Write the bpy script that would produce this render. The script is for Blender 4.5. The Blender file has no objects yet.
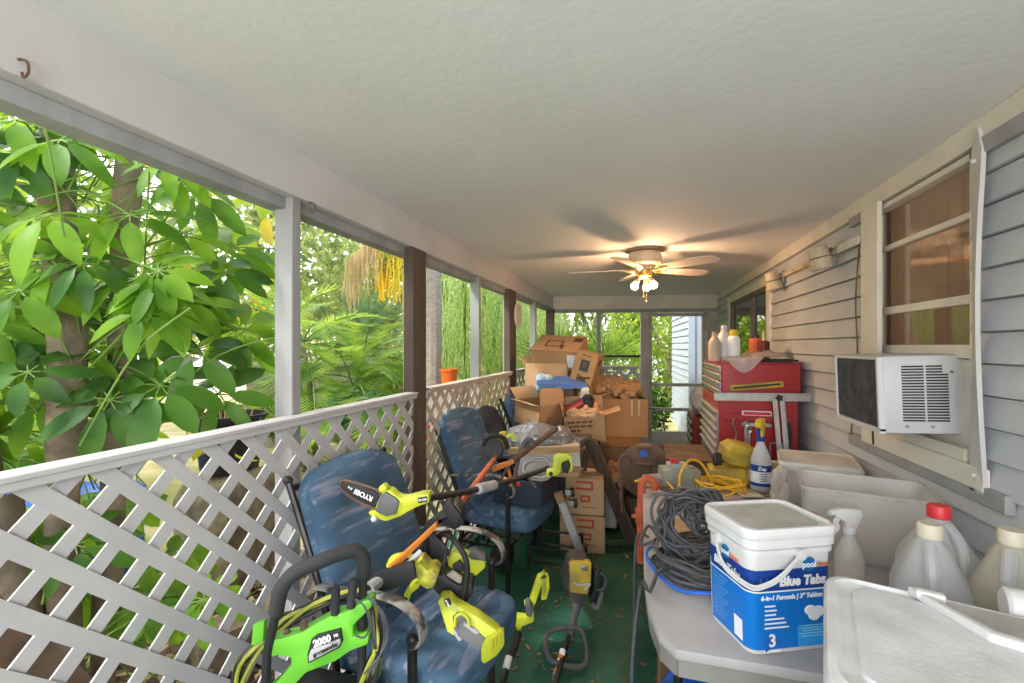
import bpy, bmesh, math, random
from mathutils import Vector, Matrix, noise, Euler
rnd = random.Random(7)
C = bpy.context.scene.collection
PI = math.pi
V = Vector

# ------------------------------------------------------------------ survey helpers: photo measurement -> metres
FOC = 460.0; TH = math.atan(129/FOC); SN = math.sin(TH); CS = math.cos(TH); EYE = 1.55
def ray(px, py):
    a = (px-512)/FOC
    return V((-SN+a*CS, CS+a*SN, -(py-346)/FOC))
def atX(px, py, x): r = ray(px, py); return V((0,0,EYE))+r*(x/r.x)
def atY(px, py, y): r = ray(px, py); return V((0,0,EYE))+r*(y/r.y)
def atZ(px, py, z): r = ray(px, py); return V((0,0,EYE))+r*((z-EYE)/r.z)
def atD(px, py, d): return V((0,0,EYE))+ray(px, py)*d

# ------------------------------------------------------------------ materials
def pm(name, col, rough=.6, metal=0., col2=None, scale=6., var=.25, bump=0., bscale=40., spec=.4, emit=None, estr=0, alpha=1., trans=0., coat=0., stretch=None, sharp=False):
    m = bpy.data.materials.new(name); m.use_nodes = True
    nt = m.node_tree; b = nt.nodes['Principled BSDF']
    b.inputs['Roughness'].default_value = rough; b.inputs['Metallic'].default_value = metal
    b.inputs['Specular IOR Level'].default_value = spec
    if coat: b.inputs['Coat Weight'].default_value = coat
    tc = nt.nodes.new('ShaderNodeTexCoord')
    mp = nt.nodes.new('ShaderNodeMapping'); nt.links.new(tc.outputs['Object'], mp.inputs[0])
    if stretch: mp.inputs['Scale'].default_value = stretch
    if col2 is None: col2 = tuple(c*(1-var) for c in col)
    n = nt.nodes.new('ShaderNodeTexNoise'); n.inputs['Scale'].default_value = scale; n.inputs['Detail'].default_value = 6
    nt.links.new(mp.outputs[0], n.inputs['Vector'])
    r = nt.nodes.new('ShaderNodeValToRGB')
    r.color_ramp.elements[0].position = .46 if sharp else .35; r.color_ramp.elements[1].position = .54 if sharp else .65
    r.color_ramp.elements[0].color = (*col2, 1); r.color_ramp.elements[1].color = (*col, 1)
    nt.links.new(n.outputs['Fac'], r.inputs['Fac']); nt.links.new(r.outputs['Color'], b.inputs['Base Color'])
    if bump:
        n2 = nt.nodes.new('ShaderNodeTexNoise'); n2.inputs['Scale'].default_value = bscale; n2.inputs['Detail'].default_value = 4
        nt.links.new(mp.outputs[0], n2.inputs['Vector'])
        bp = nt.nodes.new('ShaderNodeBump'); bp.inputs['Strength'].default_value = bump; bp.inputs['Distance'].default_value = .01
        nt.links.new(n2.outputs['Fac'], bp.inputs['Height']); nt.links.new(bp.outputs['Normal'], b.inputs['Normal'])
    if emit: b.inputs['Emission Color'].default_value = (*emit, 1); b.inputs['Emission Strength'].default_value = estr
    if trans: b.inputs['Transmission Weight'].default_value = trans
    if alpha < 1: b.inputs['Alpha'].default_value = alpha
    return m
def leafmat(name, c1, c2, trans=.45, scale=3., spec=.12, rough=.4):
    m = bpy.data.materials.new(name); m.use_nodes = True; nt = m.node_tree; nt.nodes.clear()
    o = nt.nodes.new('ShaderNodeOutputMaterial'); tc = nt.nodes.new('ShaderNodeTexCoord')
    n = nt.nodes.new('ShaderNodeTexNoise'); n.inputs['Scale'].default_value = scale; n.inputs['Detail'].default_value = 3
    nt.links.new(tc.outputs['Object'], n.inputs['Vector'])
    r = nt.nodes.new('ShaderNodeValToRGB'); r.color_ramp.elements[0].position = .4; r.color_ramp.elements[1].position = .6
    r.color_ramp.elements[0].color = (*c1, 1); r.color_ramp.elements[1].color = (*c2, 1)
    nt.links.new(n.outputs['Fac'], r.inputs['Fac'])
    d = nt.nodes.new('ShaderNodeBsdfPrincipled'); d.inputs['Roughness'].default_value = rough; d.inputs['Specular IOR Level'].default_value = spec*2
    t = nt.nodes.new('ShaderNodeBsdfTranslucent')
    hs = nt.nodes.new('ShaderNodeHueSaturation'); hs.inputs['Hue'].default_value = .475; hs.inputs['Value'].default_value = 1.9
    nt.links.new(r.outputs['Color'], d.inputs['Base Color']); nt.links.new(r.outputs['Color'], hs.inputs['Color']); nt.links.new(hs.outputs['Color'], t.inputs['Color'])
    mx = nt.nodes.new('ShaderNodeMixShader'); mx.inputs[0].default_value = trans
    nt.links.new(d.outputs[0], mx.inputs[1]); nt.links.new(t.outputs[0], mx.inputs[2]); nt.links.new(mx.outputs[0], o.inputs['Surface'])
    return m
def glassmat(name, tint, gloss_rough=.02, ior=1.5, tr=(1,1,1)):
    m = bpy.data.materials.new(name); m.use_nodes = True; nt = m.node_tree; nt.nodes.clear()
    o = nt.nodes.new('ShaderNodeOutputMaterial'); f = nt.nodes.new('ShaderNodeFresnel'); f.inputs['IOR'].default_value = ior
    t = nt.nodes.new('ShaderNodeBsdfTransparent'); t.inputs['Color'].default_value = (*tr, 1)
    g = nt.nodes.new('ShaderNodeBsdfGlossy'); g.inputs['Roughness'].default_value = gloss_rough; g.inputs['Color'].default_value = (*tint, 1)
    mx = nt.nodes.new('ShaderNodeMixShader'); nt.links.new(f.outputs[0], mx.inputs[0]); nt.links.new(t.outputs[0], mx.inputs[1]); nt.links.new(g.outputs[0], mx.inputs[2])
    nt.links.new(mx.outputs[0], o.inputs['Surface']); return m
def plasticmat(name, col, amount=.4, rough=.35):       # milky see-through plastic
    m = bpy.data.materials.new(name); m.use_nodes = True; nt = m.node_tree; nt.nodes.clear()
    o = nt.nodes.new('ShaderNodeOutputMaterial'); p = nt.nodes.new('ShaderNodeBsdfPrincipled'); p.inputs['Base Color'].default_value = (*col, 1); p.inputs['Roughness'].default_value = rough
    tl = nt.nodes.new('ShaderNodeBsdfTranslucent'); tl.inputs['Color'].default_value = (*col, 1)
    t = nt.nodes.new('ShaderNodeBsdfTransparent'); t.inputs['Color'].default_value = (.95,.95,.95,1)
    m1 = nt.nodes.new('ShaderNodeMixShader'); m1.inputs[0].default_value = .4; nt.links.new(p.outputs[0], m1.inputs[1]); nt.links.new(tl.outputs[0], m1.inputs[2])
    m2 = nt.nodes.new('ShaderNodeMixShader'); m2.inputs[0].default_value = amount; nt.links.new(m1.outputs[0], m2.inputs[1]); nt.links.new(t.outputs[0], m2.inputs[2])
    nt.links.new(m2.outputs[0], o.inputs['Surface']); return m

# ------------------------------------------------------------------ mesh builder
def frame(o, r, u):
    r = V(r).normalized(); u = V(u); n = r.cross(u).normalized(); u = n.cross(r)
    M = Matrix.Identity(4)
    for i in range(3): M[i][0] = r[i]; M[i][1] = u[i]; M[i][2] = n[i]; M[i][3] = o[i]
    return M
def spline(pts, n=6, closed=False):
    P = [V(p) for p in pts]; out = []; L = len(P)
    for i in range(L if closed else L-1):
        p0 = P[(i-1) % L] if closed else P[max(i-1,0)]; p1 = P[i]; p2 = P[(i+1) % L]; p3 = P[(i+2) % L] if closed else P[min(i+2,L-1)]
        for k in range(n):
            t = k/n
            out.append(.5*((2*p1)+(p2-p0)*t+(2*p0-5*p1+4*p2-p3)*t*t+(3*p1-p0-3*p2+p3)*t**3))
    if not closed: out.append(P[-1])
    return out
class MB:
    def __init__(s, M=None): s.v = []; s.f = []; s.M = M.copy() if M else Matrix.Identity(4)
    def add(s, vs, fs, M=None):
        M = s.M @ M if M is not None else s.M
        k = len(s.v); s.v += [M @ V(p) for p in vs]; s.f += [tuple(i+k for i in f) for f in fs]; return s
    def bm(s, b, M=None):
        b.verts.ensure_lookup_table(); b.verts.index_update()
        s.add([v.co.copy() for v in b.verts], [[v.index for v in f.verts] for f in b.faces], M); b.free(); return s
    def box(s, c, d, rot=None, bev=0., seg=1, M=None):
        b = bmesh.new(); bmesh.ops.create_cube(b, size=1)
        for v in b.verts: v.co = V((v.co.x*d[0], v.co.y*d[1], v.co.z*d[2]))
        if bev: bmesh.ops.bevel(b, geom=b.edges[:], offset=bev, segments=seg, affect='EDGES', profile=.5)
        T = Matrix.Translation(V(c))
        if rot is not None: T = T @ Euler(rot).to_matrix().to_4x4()
        return s.bm(b, M @ T if M is not None else T)
    def bar(s, p0, p1, w, h, up=(0,0,1), bev=0.):          # box between two points
        p0 = V(p0); p1 = V(p1); d = p1-p0; L = d.length
        u = V(up)
        if abs(d.normalized().dot(u.normalized())) > .98: u = V((1,0,0))
        M = frame((p0+p1)/2, d, u)
        return s.box((0,0,0), (L,w,h) if False else (L,h,w), bev=bev, M=M)
    def tube(s, pts, r, seg=8, closed=False, flat=None, caps=True):
        P = [V(p) for p in pts]; n = len(P); R = r if isinstance(r, (list,tuple)) else [r]*n
        T = []
        for i in range(n):
            a = P[(i-1) % n] if closed or i else P[0]; b = P[(i+1) % n] if closed or i < n-1 else P[-1]
            t = b-a
            T.append(t.normalized() if t.length > 1e-9 else V((0,0,1)))
        u = T[0].orthogonal().normalized()
        if flat is not None:
            u = V(flat[2]) if len(flat) > 2 else u
        vs = []; fs = []
        for i in range(n):
            t = T[i]
            if flat is not None and len(flat) > 2: u = V(flat[2])
            u = u - t*u.dot(t)
            u = u.normalized() if u.length > 1e-6 else t.orthogonal().normalized()
            w = t.cross(u)
            for k in range(seg):
                a = 2*PI*k/seg + PI/seg
                if flat: vs.append(P[i]+u*math.cos(a)*R[i]*flat[0]+w*math.sin(a)*R[i]*flat[1])
                else: vs.append(P[i]+(u*math.cos(a)+w*math.sin(a))*R[i])
        for i in range(n if closed else n-1):
            j = (i+1) % n
            for k in range(seg):
                l = (k+1) % seg
                fs.append((i*seg+k, i*seg+l, j*seg+l, j*seg+k))
        if not closed and caps: fs.append(tuple(range(seg-1,-1,-1))); fs.append(tuple(range((n-1)*seg, n*seg)))
        return s.add(vs, fs)
    def cyl(s, p0, p1, r0, r1=None, seg=16): return s.tube([p0,p1], [r0, r0 if r1 is None else r1], seg)
    def lathe(s, prof, seg=24, M=None, sq=None):            # profile (r,z); sq = superellipse exponent for squarish bodies
        vs = []; fs = []
        for r, z in prof:
            for k in range(seg):
                a = 2*PI*k/seg; c, d = math.cos(a), math.sin(a)
                if sq and sq > 0:
                    m = (abs(c)**sq+abs(d)**sq)**(-1/sq); c *= m; d *= m
                vs.append((r*c, r*d, z))
        for i in range(len(prof)-1):
            for k in range(seg):
                l = (k+1) % seg; fs.append((i*seg+k, i*seg+l, (i+1)*seg+l, (i+1)*seg+k))
        fs.append(tuple(range(seg-1,-1,-1))); fs.append(tuple(range((len(prof)-1)*seg, len(prof)*seg)))
        return s.add(vs, fs, M)
    def loft(s, rings, cap0=True, cap1=True):
        n = len(rings[0]); vs = [p for r in rings for p in r]; fs = []
        for i in range(len(rings)-1):
            for k in range(n):
                l = (k+1) % n; fs.append((i*n+k, i*n+l, (i+1)*n+l, (i+1)*n+k))
        if cap0: fs.append(tuple(range(n-1,-1,-1)))
        if cap1: fs.append(tuple(range((len(rings)-1)*n, len(rings)*n)))
        return s.add(vs, fs)
    def prism(s, poly, z0, z1, M=None, bev=0.):
        n = len(poly)
        b = bmesh.new()
        lo = [b.verts.new((p[0],p[1],z0)) for p in poly]; hi = [b.verts.new((p[0],p[1],z1)) for p in poly]
        b.faces.new(lo[::-1]); b.faces.new(hi)
        for k in range(n): b.faces.new((lo[k], lo[(k+1)%n], hi[(k+1)%n], hi[k]))
        bmesh.ops.recalc_face_normals(b, faces=b.faces[:])
        if bev: bmesh.ops.bevel(b, geom=b.edges[:], offset=bev, segments=2, affect='EDGES', profile=.5)
        return s.bm(b, M)
    def sph(s, c, r, sc=(1,1,1), seg=16, M=None):
        b = bmesh.new(); bmesh.ops.create_uvsphere(b, u_segments=seg, v_segments=max(6,seg//2), radius=r)
        for v in b.verts: v.co = V(c)+V((v.co.x*sc[0], v.co.y*sc[1], v.co.z*sc[2]))
        return s.bm(b, M)
    def grid(s, fn, nu, nv, M=None):
        vs = [fn(i/nu, j/nv) for j in range(nv+1) for i in range(nu+1)]
        fs = [(j*(nu+1)+i, j*(nu+1)+i+1, (j+1)*(nu+1)+i+1, (j+1)*(nu+1)+i) for j in range(nv) for i in range(nu)]
        return s.add(vs, fs, M)
    def quad(s, *p, M=None): return s.add(p, [tuple(range(len(p)))], M)
    def puff(s, d, n=8, p=4., amp=0., fs=6., seed=0, M=None, flatb=False):     # soft cushion / crumpled block
        b = bmesh.new(); bmesh.ops.create_cube(b, size=2); bmesh.ops.subdivide_edges(b, edges=b.edges[:], cuts=n, use_grid_fill=True)
        o = V((seed*3.1, seed*1.7, seed*.9))
        for v in b.verts:
            c = v.co; m = (abs(c.x)**p+abs(c.y)**p+abs(c.z)**p)**(1/p)
            q = c/m; q = V((q.x*d[0]/2, q.y*d[1]/2, q.z*d[2]/2))
            if amp:
                k = amp*noise.noise(q*fs+o)+amp*.5*noise.noise(q*fs*2.3+o)
                q += c.normalized()*k
            if flatb: q.z = max(q.z, -d[2]/2*.82)
            v.co = q
        return s.bm(b, M)
    def build(s, name, mat, parent=None, world=False, origin=None, sharp=32, smooth=True, kind=None, recalc=True):
        me = bpy.data.meshes.new(name)
        vs = s.v
        if parent is not None and world:
            I = wm(parent).inverted(); vs = [I @ p for p in vs]
        loc = V((0,0,0))
        if parent is None:
            if origin is None:
                n = len(vs); x = sum(p.x for p in vs)/n; y = sum(p.y for p in vs)/n; loc = V((x,y,min(p.z for p in vs)))
            else: loc = V(origin)
            vs = [p-loc for p in vs]
        me.from_pydata([tuple(p) for p in vs], [], s.f); me.validate(); me.update()
        if recalc: b = bmesh.new(); b.from_mesh(me); bmesh.ops.recalc_face_normals(b, faces=b.faces[:]); b.to_mesh(me); b.free()
        if smooth:
            me.polygons.foreach_set('use_smooth', [True]*len(me.polygons)); me.set_sharp_from_angle(angle=math.radians(sharp))
        me.materials.append(mat)
        o = bpy.data.objects.new(name, me); C.objects.link(o); o.location = loc
        if parent is not None: o.parent = parent
        if kind: o['kind'] = kind
        return o
def wm(o):
    M = Matrix.LocRotScale(o.location, o.rotation_euler, o.scale)
    return wm(o.parent) @ M if o.parent else M
def tag(o, label, cat, group=None, kind=None):
    o['label'] = label; o['category'] = cat
    if group: o['group'] = group
    if kind: o['kind'] = kind
    return o
def thing(name, label, cat, loc=(0,0,0), rot=(0,0,0), group=None):
    o = bpy.data.objects.new(name, None); C.objects.link(o); o.empty_display_size = .1
    o.location = loc; o.rotation_euler = rot if isinstance(rot, (tuple,list)) else (0,0,rot)
    return tag(o, label, cat, group)
def thingM(name, label, cat, M, group=None):
    o = thing(name, label, cat, M.to_translation(), tuple(M.to_euler()), group); return o
def dup(root, M=None, label=None, group=None):
    def cp(o, par):
        c = o.copy(); C.objects.link(c); c.parent = par
        for ch in [x for x in bpy.data.objects if x.parent == o]: cp(ch, c)
        return c
    r = cp(root, None)
    if M is not None: r.location = M.to_translation(); r.rotation_euler = M.to_euler()
    if label: r['label'] = label
    if group: r['group'] = group
    return r
def struct(o): o['kind'] = 'structure'; return o
def text(body, size, mat, parent, M, name='lettering', bold=0., shear=0., ext=.0006, align='CENTER', sx=1.):
    cu = bpy.data.curves.new(name, 'FONT'); cu.body = body; cu.size = size; cu.extrude = ext; cu.offset = bold; cu.shear = shear
    cu.align_x = align; cu.align_y = 'CENTER'; cu.resolution_u = 3
    t = bpy.data.objects.new(name, cu); C.objects.link(t)
    me = bpy.data.meshes.new_from_object(t); C.objects.unlink(t); bpy.data.objects.remove(t)
    me.name = name; me.transform(M @ Matrix.Diagonal((sx,1,1,1))); me.materials.clear(); me.materials.append(mat)
    o = bpy.data.objects.new(name, me); C.objects.link(o); o.parent = parent; return o
def rrect(w, h, r, n=4):
    out = []
    for cx, cy, a0 in ((w/2-r,h/2-r,0),(-w/2+r,h/2-r,90),(-w/2+r,-h/2+r,180),(w/2-r,-h/2+r,270)):
        for k in range(n+1):
            a = math.radians(a0+90*k/n); out.append((cx+r*math.cos(a), cy+r*math.sin(a)))
    return out
def clip(poly, a, b, c):                                     # keep a*x+b*y<=c
    out = []
    for i in range(len(poly)):
        p, q = poly[i], poly[(i+1) % len(poly)]; dp = a*p[0]+b*p[1]-c; dq = a*q[0]+b*q[1]-c
        if dp <= 0: out.append(p)
        if dp*dq < 0: t = dp/(dp-dq); out.append((p[0]+(q[0]-p[0])*t, p[1]+(q[1]-p[1])*t))
    return out

# ------------------------------------------------------------------ palette
M_ = {}
def mk(k, *a, **kw): M_[k] = pm(k, *a, **kw)
mk('white_paint', (.57,.555,.55), .6, var=.12, scale=3, bump=.08, bscale=120)
mk('ceiling_paint', (.72,.72,.735), .85, var=.05, scale=2, bump=.12, bscale=30)
mk('cream_trim', (.70,.66,.58), .55, var=.15, scale=4, bump=.1, bscale=60)
mk('siding_paint', (.50,.52,.55), .55, col2=(.43,.45,.49), scale=3, bump=.08, bscale=150)
mk('grey_wood', (.36,.36,.37), .75, var=.3, scale=5, bump=.15, bscale=60, stretch=(1,1,.2))
mk('brown_post', (.13,.095,.075), .8, var=.35, scale=8, bump=.3, bscale=60, stretch=(1,1,.15))
mk('lattice_white', (.55,.535,.545), .6, var=.13, scale=4, bump=.08, bscale=80)
mk('lattice_tan', (.55,.48,.42), .65, var=.2, scale=5)
mk('floor_green', (.018,.105,.066), .62, col2=(.012,.068,.045), scale=3.5, bump=.25, bscale=90)
mk('black_plastic', (.022,.022,.024), .45, var=.3)
mk('black_foam', (.035,.035,.038), .85, var=.3, bump=.3, bscale=200)
mk('dark_metal', (.06,.055,.052), .45, .7, var=.5, scale=12)
mk('worn_metal', (.10,.09,.085), .5, .6, col2=(.42,.40,.38), scale=14, var=.4, sharp=True)
mk('steel', (.55,.55,.55), .35, .9, var=.3)
mk('lime', (.53,.58,.03), .42, col2=(.42,.47,.03), scale=8)
mk('bright_green', (.15,.50,.04), .4, col2=(.12,.42,.035), scale=8)
mk('yellow_dirty', (.55,.40,.03), .55, col2=(.30,.22,.05), scale=10)
mk('yellow', (.75,.50,.02), .5, col2=(.55,.36,.02), scale=9)
mk('cord_yellow', (.85,.48,.03), .5, var=.2)
mk('orange', (.75,.24,.03), .5, col2=(.5,.16,.03), scale=10)
mk('red_orange', (.62,.13,.05), .55, var=.4, scale=12)
mk('red', (.42,.02,.025), .38, col2=(.33,.018,.022), scale=4, coat=.2)
mk('dark_red', (.16,.02,.02), .5, var=.3)
mk('blue_label', (.002,.165,.60), .35, var=.08)
mk('navy', (.01,.05,.28), .35, var=.1)
mk('blue_bright', (.02,.14,.62), .4, col2=(.02,.09,.45), scale=6)
mk('white_plastic', (.64,.64,.65), .4, col2=(.57,.57,.57), scale=5)
mk('white_dirty', (.70,.68,.64), .5, col2=(.52,.50,.46), scale=7)
mk('lid_grime', (.48,.47,.45), .75, col2=(.36,.34,.31), scale=9, bump=.15)
mk('print_white', (.8,.8,.82), .5, var=.02)
mk('print_black', (.02,.02,.02), .6, var=.1)
mk('grey_plastic', (.11,.11,.115), .5, var=.25)
mk('light_grey', (.42,.42,.42), .5, var=.25)
mk('hose_black', (.03,.03,.033), .5, var=.3)
mk('cable', (.075,.08,.09), .5, col2=(.05,.05,.055), scale=20)
mk('cardboard', (.42,.255,.13), .85, col2=(.35,.205,.10), scale=3, bump=.05)
mk('cardboard_light', (.52,.34,.19), .85, col2=(.45,.28,.15), scale=3)
mk('cardboard_dark', (.27,.155,.08), .85, var=.25, scale=3)
mk('wood', (.36,.22,.11), .7, var=.35, scale=5, stretch=(1,8,8))
mk('dark_wood', (.13,.09,.065), .75, col2=(.075,.05,.038), scale=6, stretch=(8,8,1), bump=.2)
mk('brown_grime', (.19,.125,.085), .8, col2=(.11,.07,.048), scale=7, bump=.25)
mk('rust', (.17,.09,.06), .75, col2=(.09,.055,.045), scale=18, bump=.2)
mk('table_top', (.40,.385,.39), .6, col2=(.31,.30,.30), scale=4)
mk('table_edge', (.22,.205,.19), .6, var=.3)
mk('bench_wood', (.30,.23,.17), .8, col2=(.18,.135,.10), scale=6, stretch=(1,5,1), bump=.15)
mk('bronze', (.30,.20,.10), .4, .4, var=.3)
mk('red_cap', (.62,.03,.04), .4, var=.1)
mk('cream_cap', (.62,.57,.45), .5, var=.2)
def ti(*a): return a
# ================================================================== SETTING
XL, XR, ZC = -1.31, 1.12, 2.32
Y0 = -1.6
def YB(x): return 7.06+.18*(x-XL)
m = MB(); m.prism([(XL-.18,Y0),(XR+.02,Y0),(XR+.02,YB(XR)+.1),(XL-.18,YB(XL)+.1)], -.14, 0)
struct(m.build('floor', M_['floor_green'], smooth=False))
m = MB(); m.prism([(XL-.1,Y0),(XR+.3,Y0),(XR+.3,YB(XR)+.12),(XL-.1,YB(XL)+.12)], ZC, ZC+.12)
struct(m.build('ceiling', M_['ceiling_paint'], smooth=False))
# left beam and screen header
ty = YB(XL)
m = MB(); m.box(((XL-.075), (Y0+ty)/2, 2.233), (.15, ty-Y0, .182), bev=.004); struct(m.build('trim_1', M_['white_paint']))
m = MB(); m.box((XL-.09, (Y0+ty)/2, 2.119), (.08, ty-Y0, .046), bev=.003); struct(m.build('trim_2', M_['grey_wood']))
# posts
mk('post_grey', (.36,.355,.36), .7, var=.25, scale=6, bump=.1, stretch=(1,1,.2))
mk('post_back', (.52,.48,.44), .7, var=.25, scale=6)
mk('post_light', (.36,.38,.36), .7, var=.2, scale=6, stretch=(1,1,.2))
tn = [3]
def post(pxa, pxb, xin, xout, mat, ythick=None, z1=2.142):
    ya = atX(pxb, 346, xin).y                         # near inner edge sets Y
    yb = ya+(ythick or .04)
    m = MB(); m.box(((xin+xout)/2, (ya+yb)/2, z1/2), (abs(xin-xout), yb-ya, z1), bev=.003)
    struct(m.build('trim_%d' % tn[0], M_[mat])); tn[0] += 1; return ya
P1 = post(272, 292, XL-.02, XL-.105, 'post_grey', .05)
P2s = post(404, 413, XL-.008, XL-.075, 'post_light', .04)
P2 = post(404, 413.5, XL+.006, XL-.06, 'brown_post', .17)
P3 = post(471, 479, XL-.02, XL-.10, 'post_light', .05)
P4s = post(503, 510, XL-.02, XL-.10, 'post_light', .05)
P4 = post(505, 510, XL+.006, XL-.06, 'brown_post', .24)
P5 = post(530, 535.5, XL-.02, XL-.10, 'post_light', .06)
m = MB(); m.box((XL-.04, ty-.06, 1.06), (.11,.14,2.12)); struct(m.build('trim_%d' % tn[0], M_['brown_post'])); tn[0] += 1
m = MB(); m.box((XL-.06, -.35, 1.06), (.09,.09,2.13)); struct(m.build('trim_%d' % tn[0], M_['post_grey'])); tn[0] += 1

def lattice(name, label, M, L, zt, mat, rail_h=.035, pitch=.104, w=.04, phase=0.):
    """panel in local x (length) / z, thickness along y"""
    t = thingM(name, label, 'lattice panel', M)
    m = MB(); zb = .06; zl = zt-.02
    for lay, sg in ((0, 1), (1, -1)):
        k0 = -60
        for k in range(-60, 120):
            c = k*pitch*math.sqrt(2)+phase*(1 if sg > 0 else .63)
            hw = w*math.sqrt(2)/2
            # line: sg*x + z = c ; |..|<=hw
            poly = [(0,zb),(L,zb),(L,zl),(0,zl)]
            poly = clip(poly, sg, 1, c+hw); poly = clip(poly, -sg, -1, -(c-hw)) if len(poly) > 2 else []
            if len(poly) > 2:
                y0 = -.006 if lay == 0 else .0005; y1 = y0+.0055
                n = len(poly)
                vs = [(p[0], y0, p[1]) for p in poly]+[(p[0], y1, p[1]) for p in poly]
                fs = [tuple(range(n)), tuple(range(2*n-1, n-1, -1))]+[(i, (i+1) % n, n+(i+1) % n, n+i) for i in range(n)]
                m.add(vs, fs)
    m.build('lattice', M_[mat], t, smooth=False)
    r = MB(); r.box((L/2, -.012, zt-rail_h/2), (L, .036, rail_h), bev=.003); r.box((L/2, 0, zt-.006), (L, .075, .014), bev=.002); r.build('top_rail', M_[mat], t)
    r = MB(); r.box((L/2, -.008, .05), (L, .03, .06), bev=.003); r.build('bottom_rail', M_[mat], t)
    return t
def leftM(y): return Matrix(((0,-1,0,XL),(1,0,0,y),(0,0,1,0),(0,0,0,1)))     # local x -> +Y, local -y -> +X (inward)
lattice('lattice_panel', 'wide white lattice panel at left front, from photo edge to first brown post', leftM(-.3), P2+.3, 1.275, 'lattice_white', phase=.02)
lattice('lattice_panel', 'tan lattice panel between the two brown posts behind the blue chairs', leftM(P2+.17), P4-P2-.17, 1.285, 'lattice_tan')
lattice('lattice_panel', 'small tan lattice panel behind the box pile, beyond the farther brown post', leftM(P4+.24), ty-.13-P4-.24, 1.29, 'lattice_tan')

# right wall: lap siding with openings, one mesh
W1 = (1.965, 2.70, 1.12, 2.225)     # y0,y1,z0,z1
W2 = (4.62, 6.45, .95, 2.10)
m = MB(); e = .106; z = 1.494-15*e
while z < 2.34:
    z1 = min(z+e, 2.34)
    segs = [(Y0, YB(XR))]
    for (a, b, c, d) in (W1, W2):
        if z1 > c+.01 and z < d-.01:
            ns = []
            for s0, s1 in segs:
                if a > s0 and b < s1: ns += [(s0,a),(b,s1)]
                else: ns.append((s0,s1))
            segs = ns
    for s0, s1 in segs:
        xb, xt = XR-.021, XR
        pr = [(XR+.02,z),(xb+.012,z-.001),(xb,z),(xb,z+.004),(xt-.003,z1-.007),(xt+.014,z1-.007),(xt+.014,z1),(XR+.02,z1)]; n = len(pr)
        vs = [(x,y,zz) for y in (s0,s1) for x,zz in pr]
        m.add(vs, [(i,i+1,n+i+1,n+i) for i in range(n-1)]+[tuple(range(n)),tuple(range(2*n-1,n-1,-1))])
    z = z1
struct(m.build('wall_right', M_['siding_paint'], smooth=False))
m = MB(); m.box((XR-.012, (Y0+7.4)/2, 2.277), (.03, 7.4-Y0, .086), bev=.003); struct(m.build('trim_%d' % tn[0], M_['cream_trim'])); tn[0] += 1
# dark shell of the house behind the right wall
mk('room_brown', (.36,.27,.20), .9, var=.3, scale=2)
m = MB()
for (a, b, c, d) in (W1, W2):
    m.quad((XR+1.2,a-.6,c-.6),(XR+1.2,b+1.0,c-.6),(XR+1.2,b+1.0,d+.5),(XR+1.2,a-.6,d+.5))
    m.quad((XR+.1,a-.6,c-.6),(XR+1.2,a-.6,c-.6),(XR+1.2,a-.6,d+.5),(XR+.1,a-.6,d+.5))
    m.quad((XR+.1,b+1.0,c-.6),(XR+1.2,b+1.0,c-.6),(XR+1.2,b+1.0,d+.5),(XR+.1,b+1.0,d+.5))
    m.quad((XR+.1,a-.6,d+.5),(XR+1.2,a-.6,d+.5),(XR+1.2,b+1.0,d+.5),(XR+.1,b+1.0,d+.5))
    m.quad((XR+.1,a-.6,c-.6),(XR+1.2,a-.6,c-.6),(XR+1.2,b+1.0,c-.6),(XR+.1,b+1.0,c-.6))
    for (y0, y1, z0, z1) in ((a-.6,a-.02,c-.6,d+.5),(b+.02,b+1.,c-.6,d+.5),(a-.02,b+.02,d+.02,d+.5),(a-.02,b+.02,c-.6,c-.02)):
        m.quad((XR+.1,y0,z0),(XR+.1,y1,z0),(XR+.1,y1,z1),(XR+.1,y0,z1))
struct(m.build('wall_inner', M_['room_brown'], smooth=False))
# window 1 (air conditioner window)
mk('alum', (.42,.44,.46), .45, .5, var=.2)
glass = glassmat('window_glass', (1,.98,.95), .03, 1.9, (.8,.76,.7))
w = bpy.data.objects.new('window_1', None); C.objects.link(w); w.location = (XR, 2.32, 1.12); struct(w)
a, b, c, d = W1; xi = XR+.012
def pane(mm, y0, y1, z0, z1, x): mm.quad((x,y0,z0),(x,y0,z1),(x,y1,z1),(x,y1,z0))
m = MB()
for (y0,y1,z0,z1) in ((a,a+.02,c,d),(b-.02,b,c,d),(a,b,d-.025,d),(a,b,c,c+.02)): m.box((xi,(y0+y1)/2,(z0+z1)/2),(.05,y1-y0,z1-z0),bev=.003)
m.build('frame', M_['cream_trim'], w, world=True)
m = MB()
for (y0,y1,z0,z1) in ((a+.02,b-.02,2.005,2.03),(a+.02,b-.02,1.70,1.735),(a+.02,b-.02,1.505,1.555),(a+.02,a+.03,1.5,d-.03),(b-.035,b-.02,1.5,d-.03)): m.box((xi+.01,(y0+y1)/2,(z0+z1)/2),(.03,y1-y0,z1-z0),bev=.003)
m.build('sash', M_['cream_trim'], w, world=True)
m = MB(); pane(m, a+.03,b-.03,1.55,d-.03, XR+.025); m.build('pane', glass, w, world=True, recalc=False)
m = MB(); m.grid(lambda u,v: (XR+.075+.008*math.sin(u*60), a-.05+(b-a+.1)*u, 1.3+1.0*v), 60, 1); m.build('pane_backing', plasticmat('backing_tan',(.42,.335,.27),.02,.9), w, world=True)  # added sheet behind the glass, gives the pane its warm brown tone
m = MB(); m.box((XR+.03,(a+b)/2,1.31),(.012,b-a-.05,.38)); m.box((XR-.005,(a+b)/2,1.16),(.03,b-a-.06,.05),bev=.003); m.build('side_filler', M_['cream_trim'], w, world=True)
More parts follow.
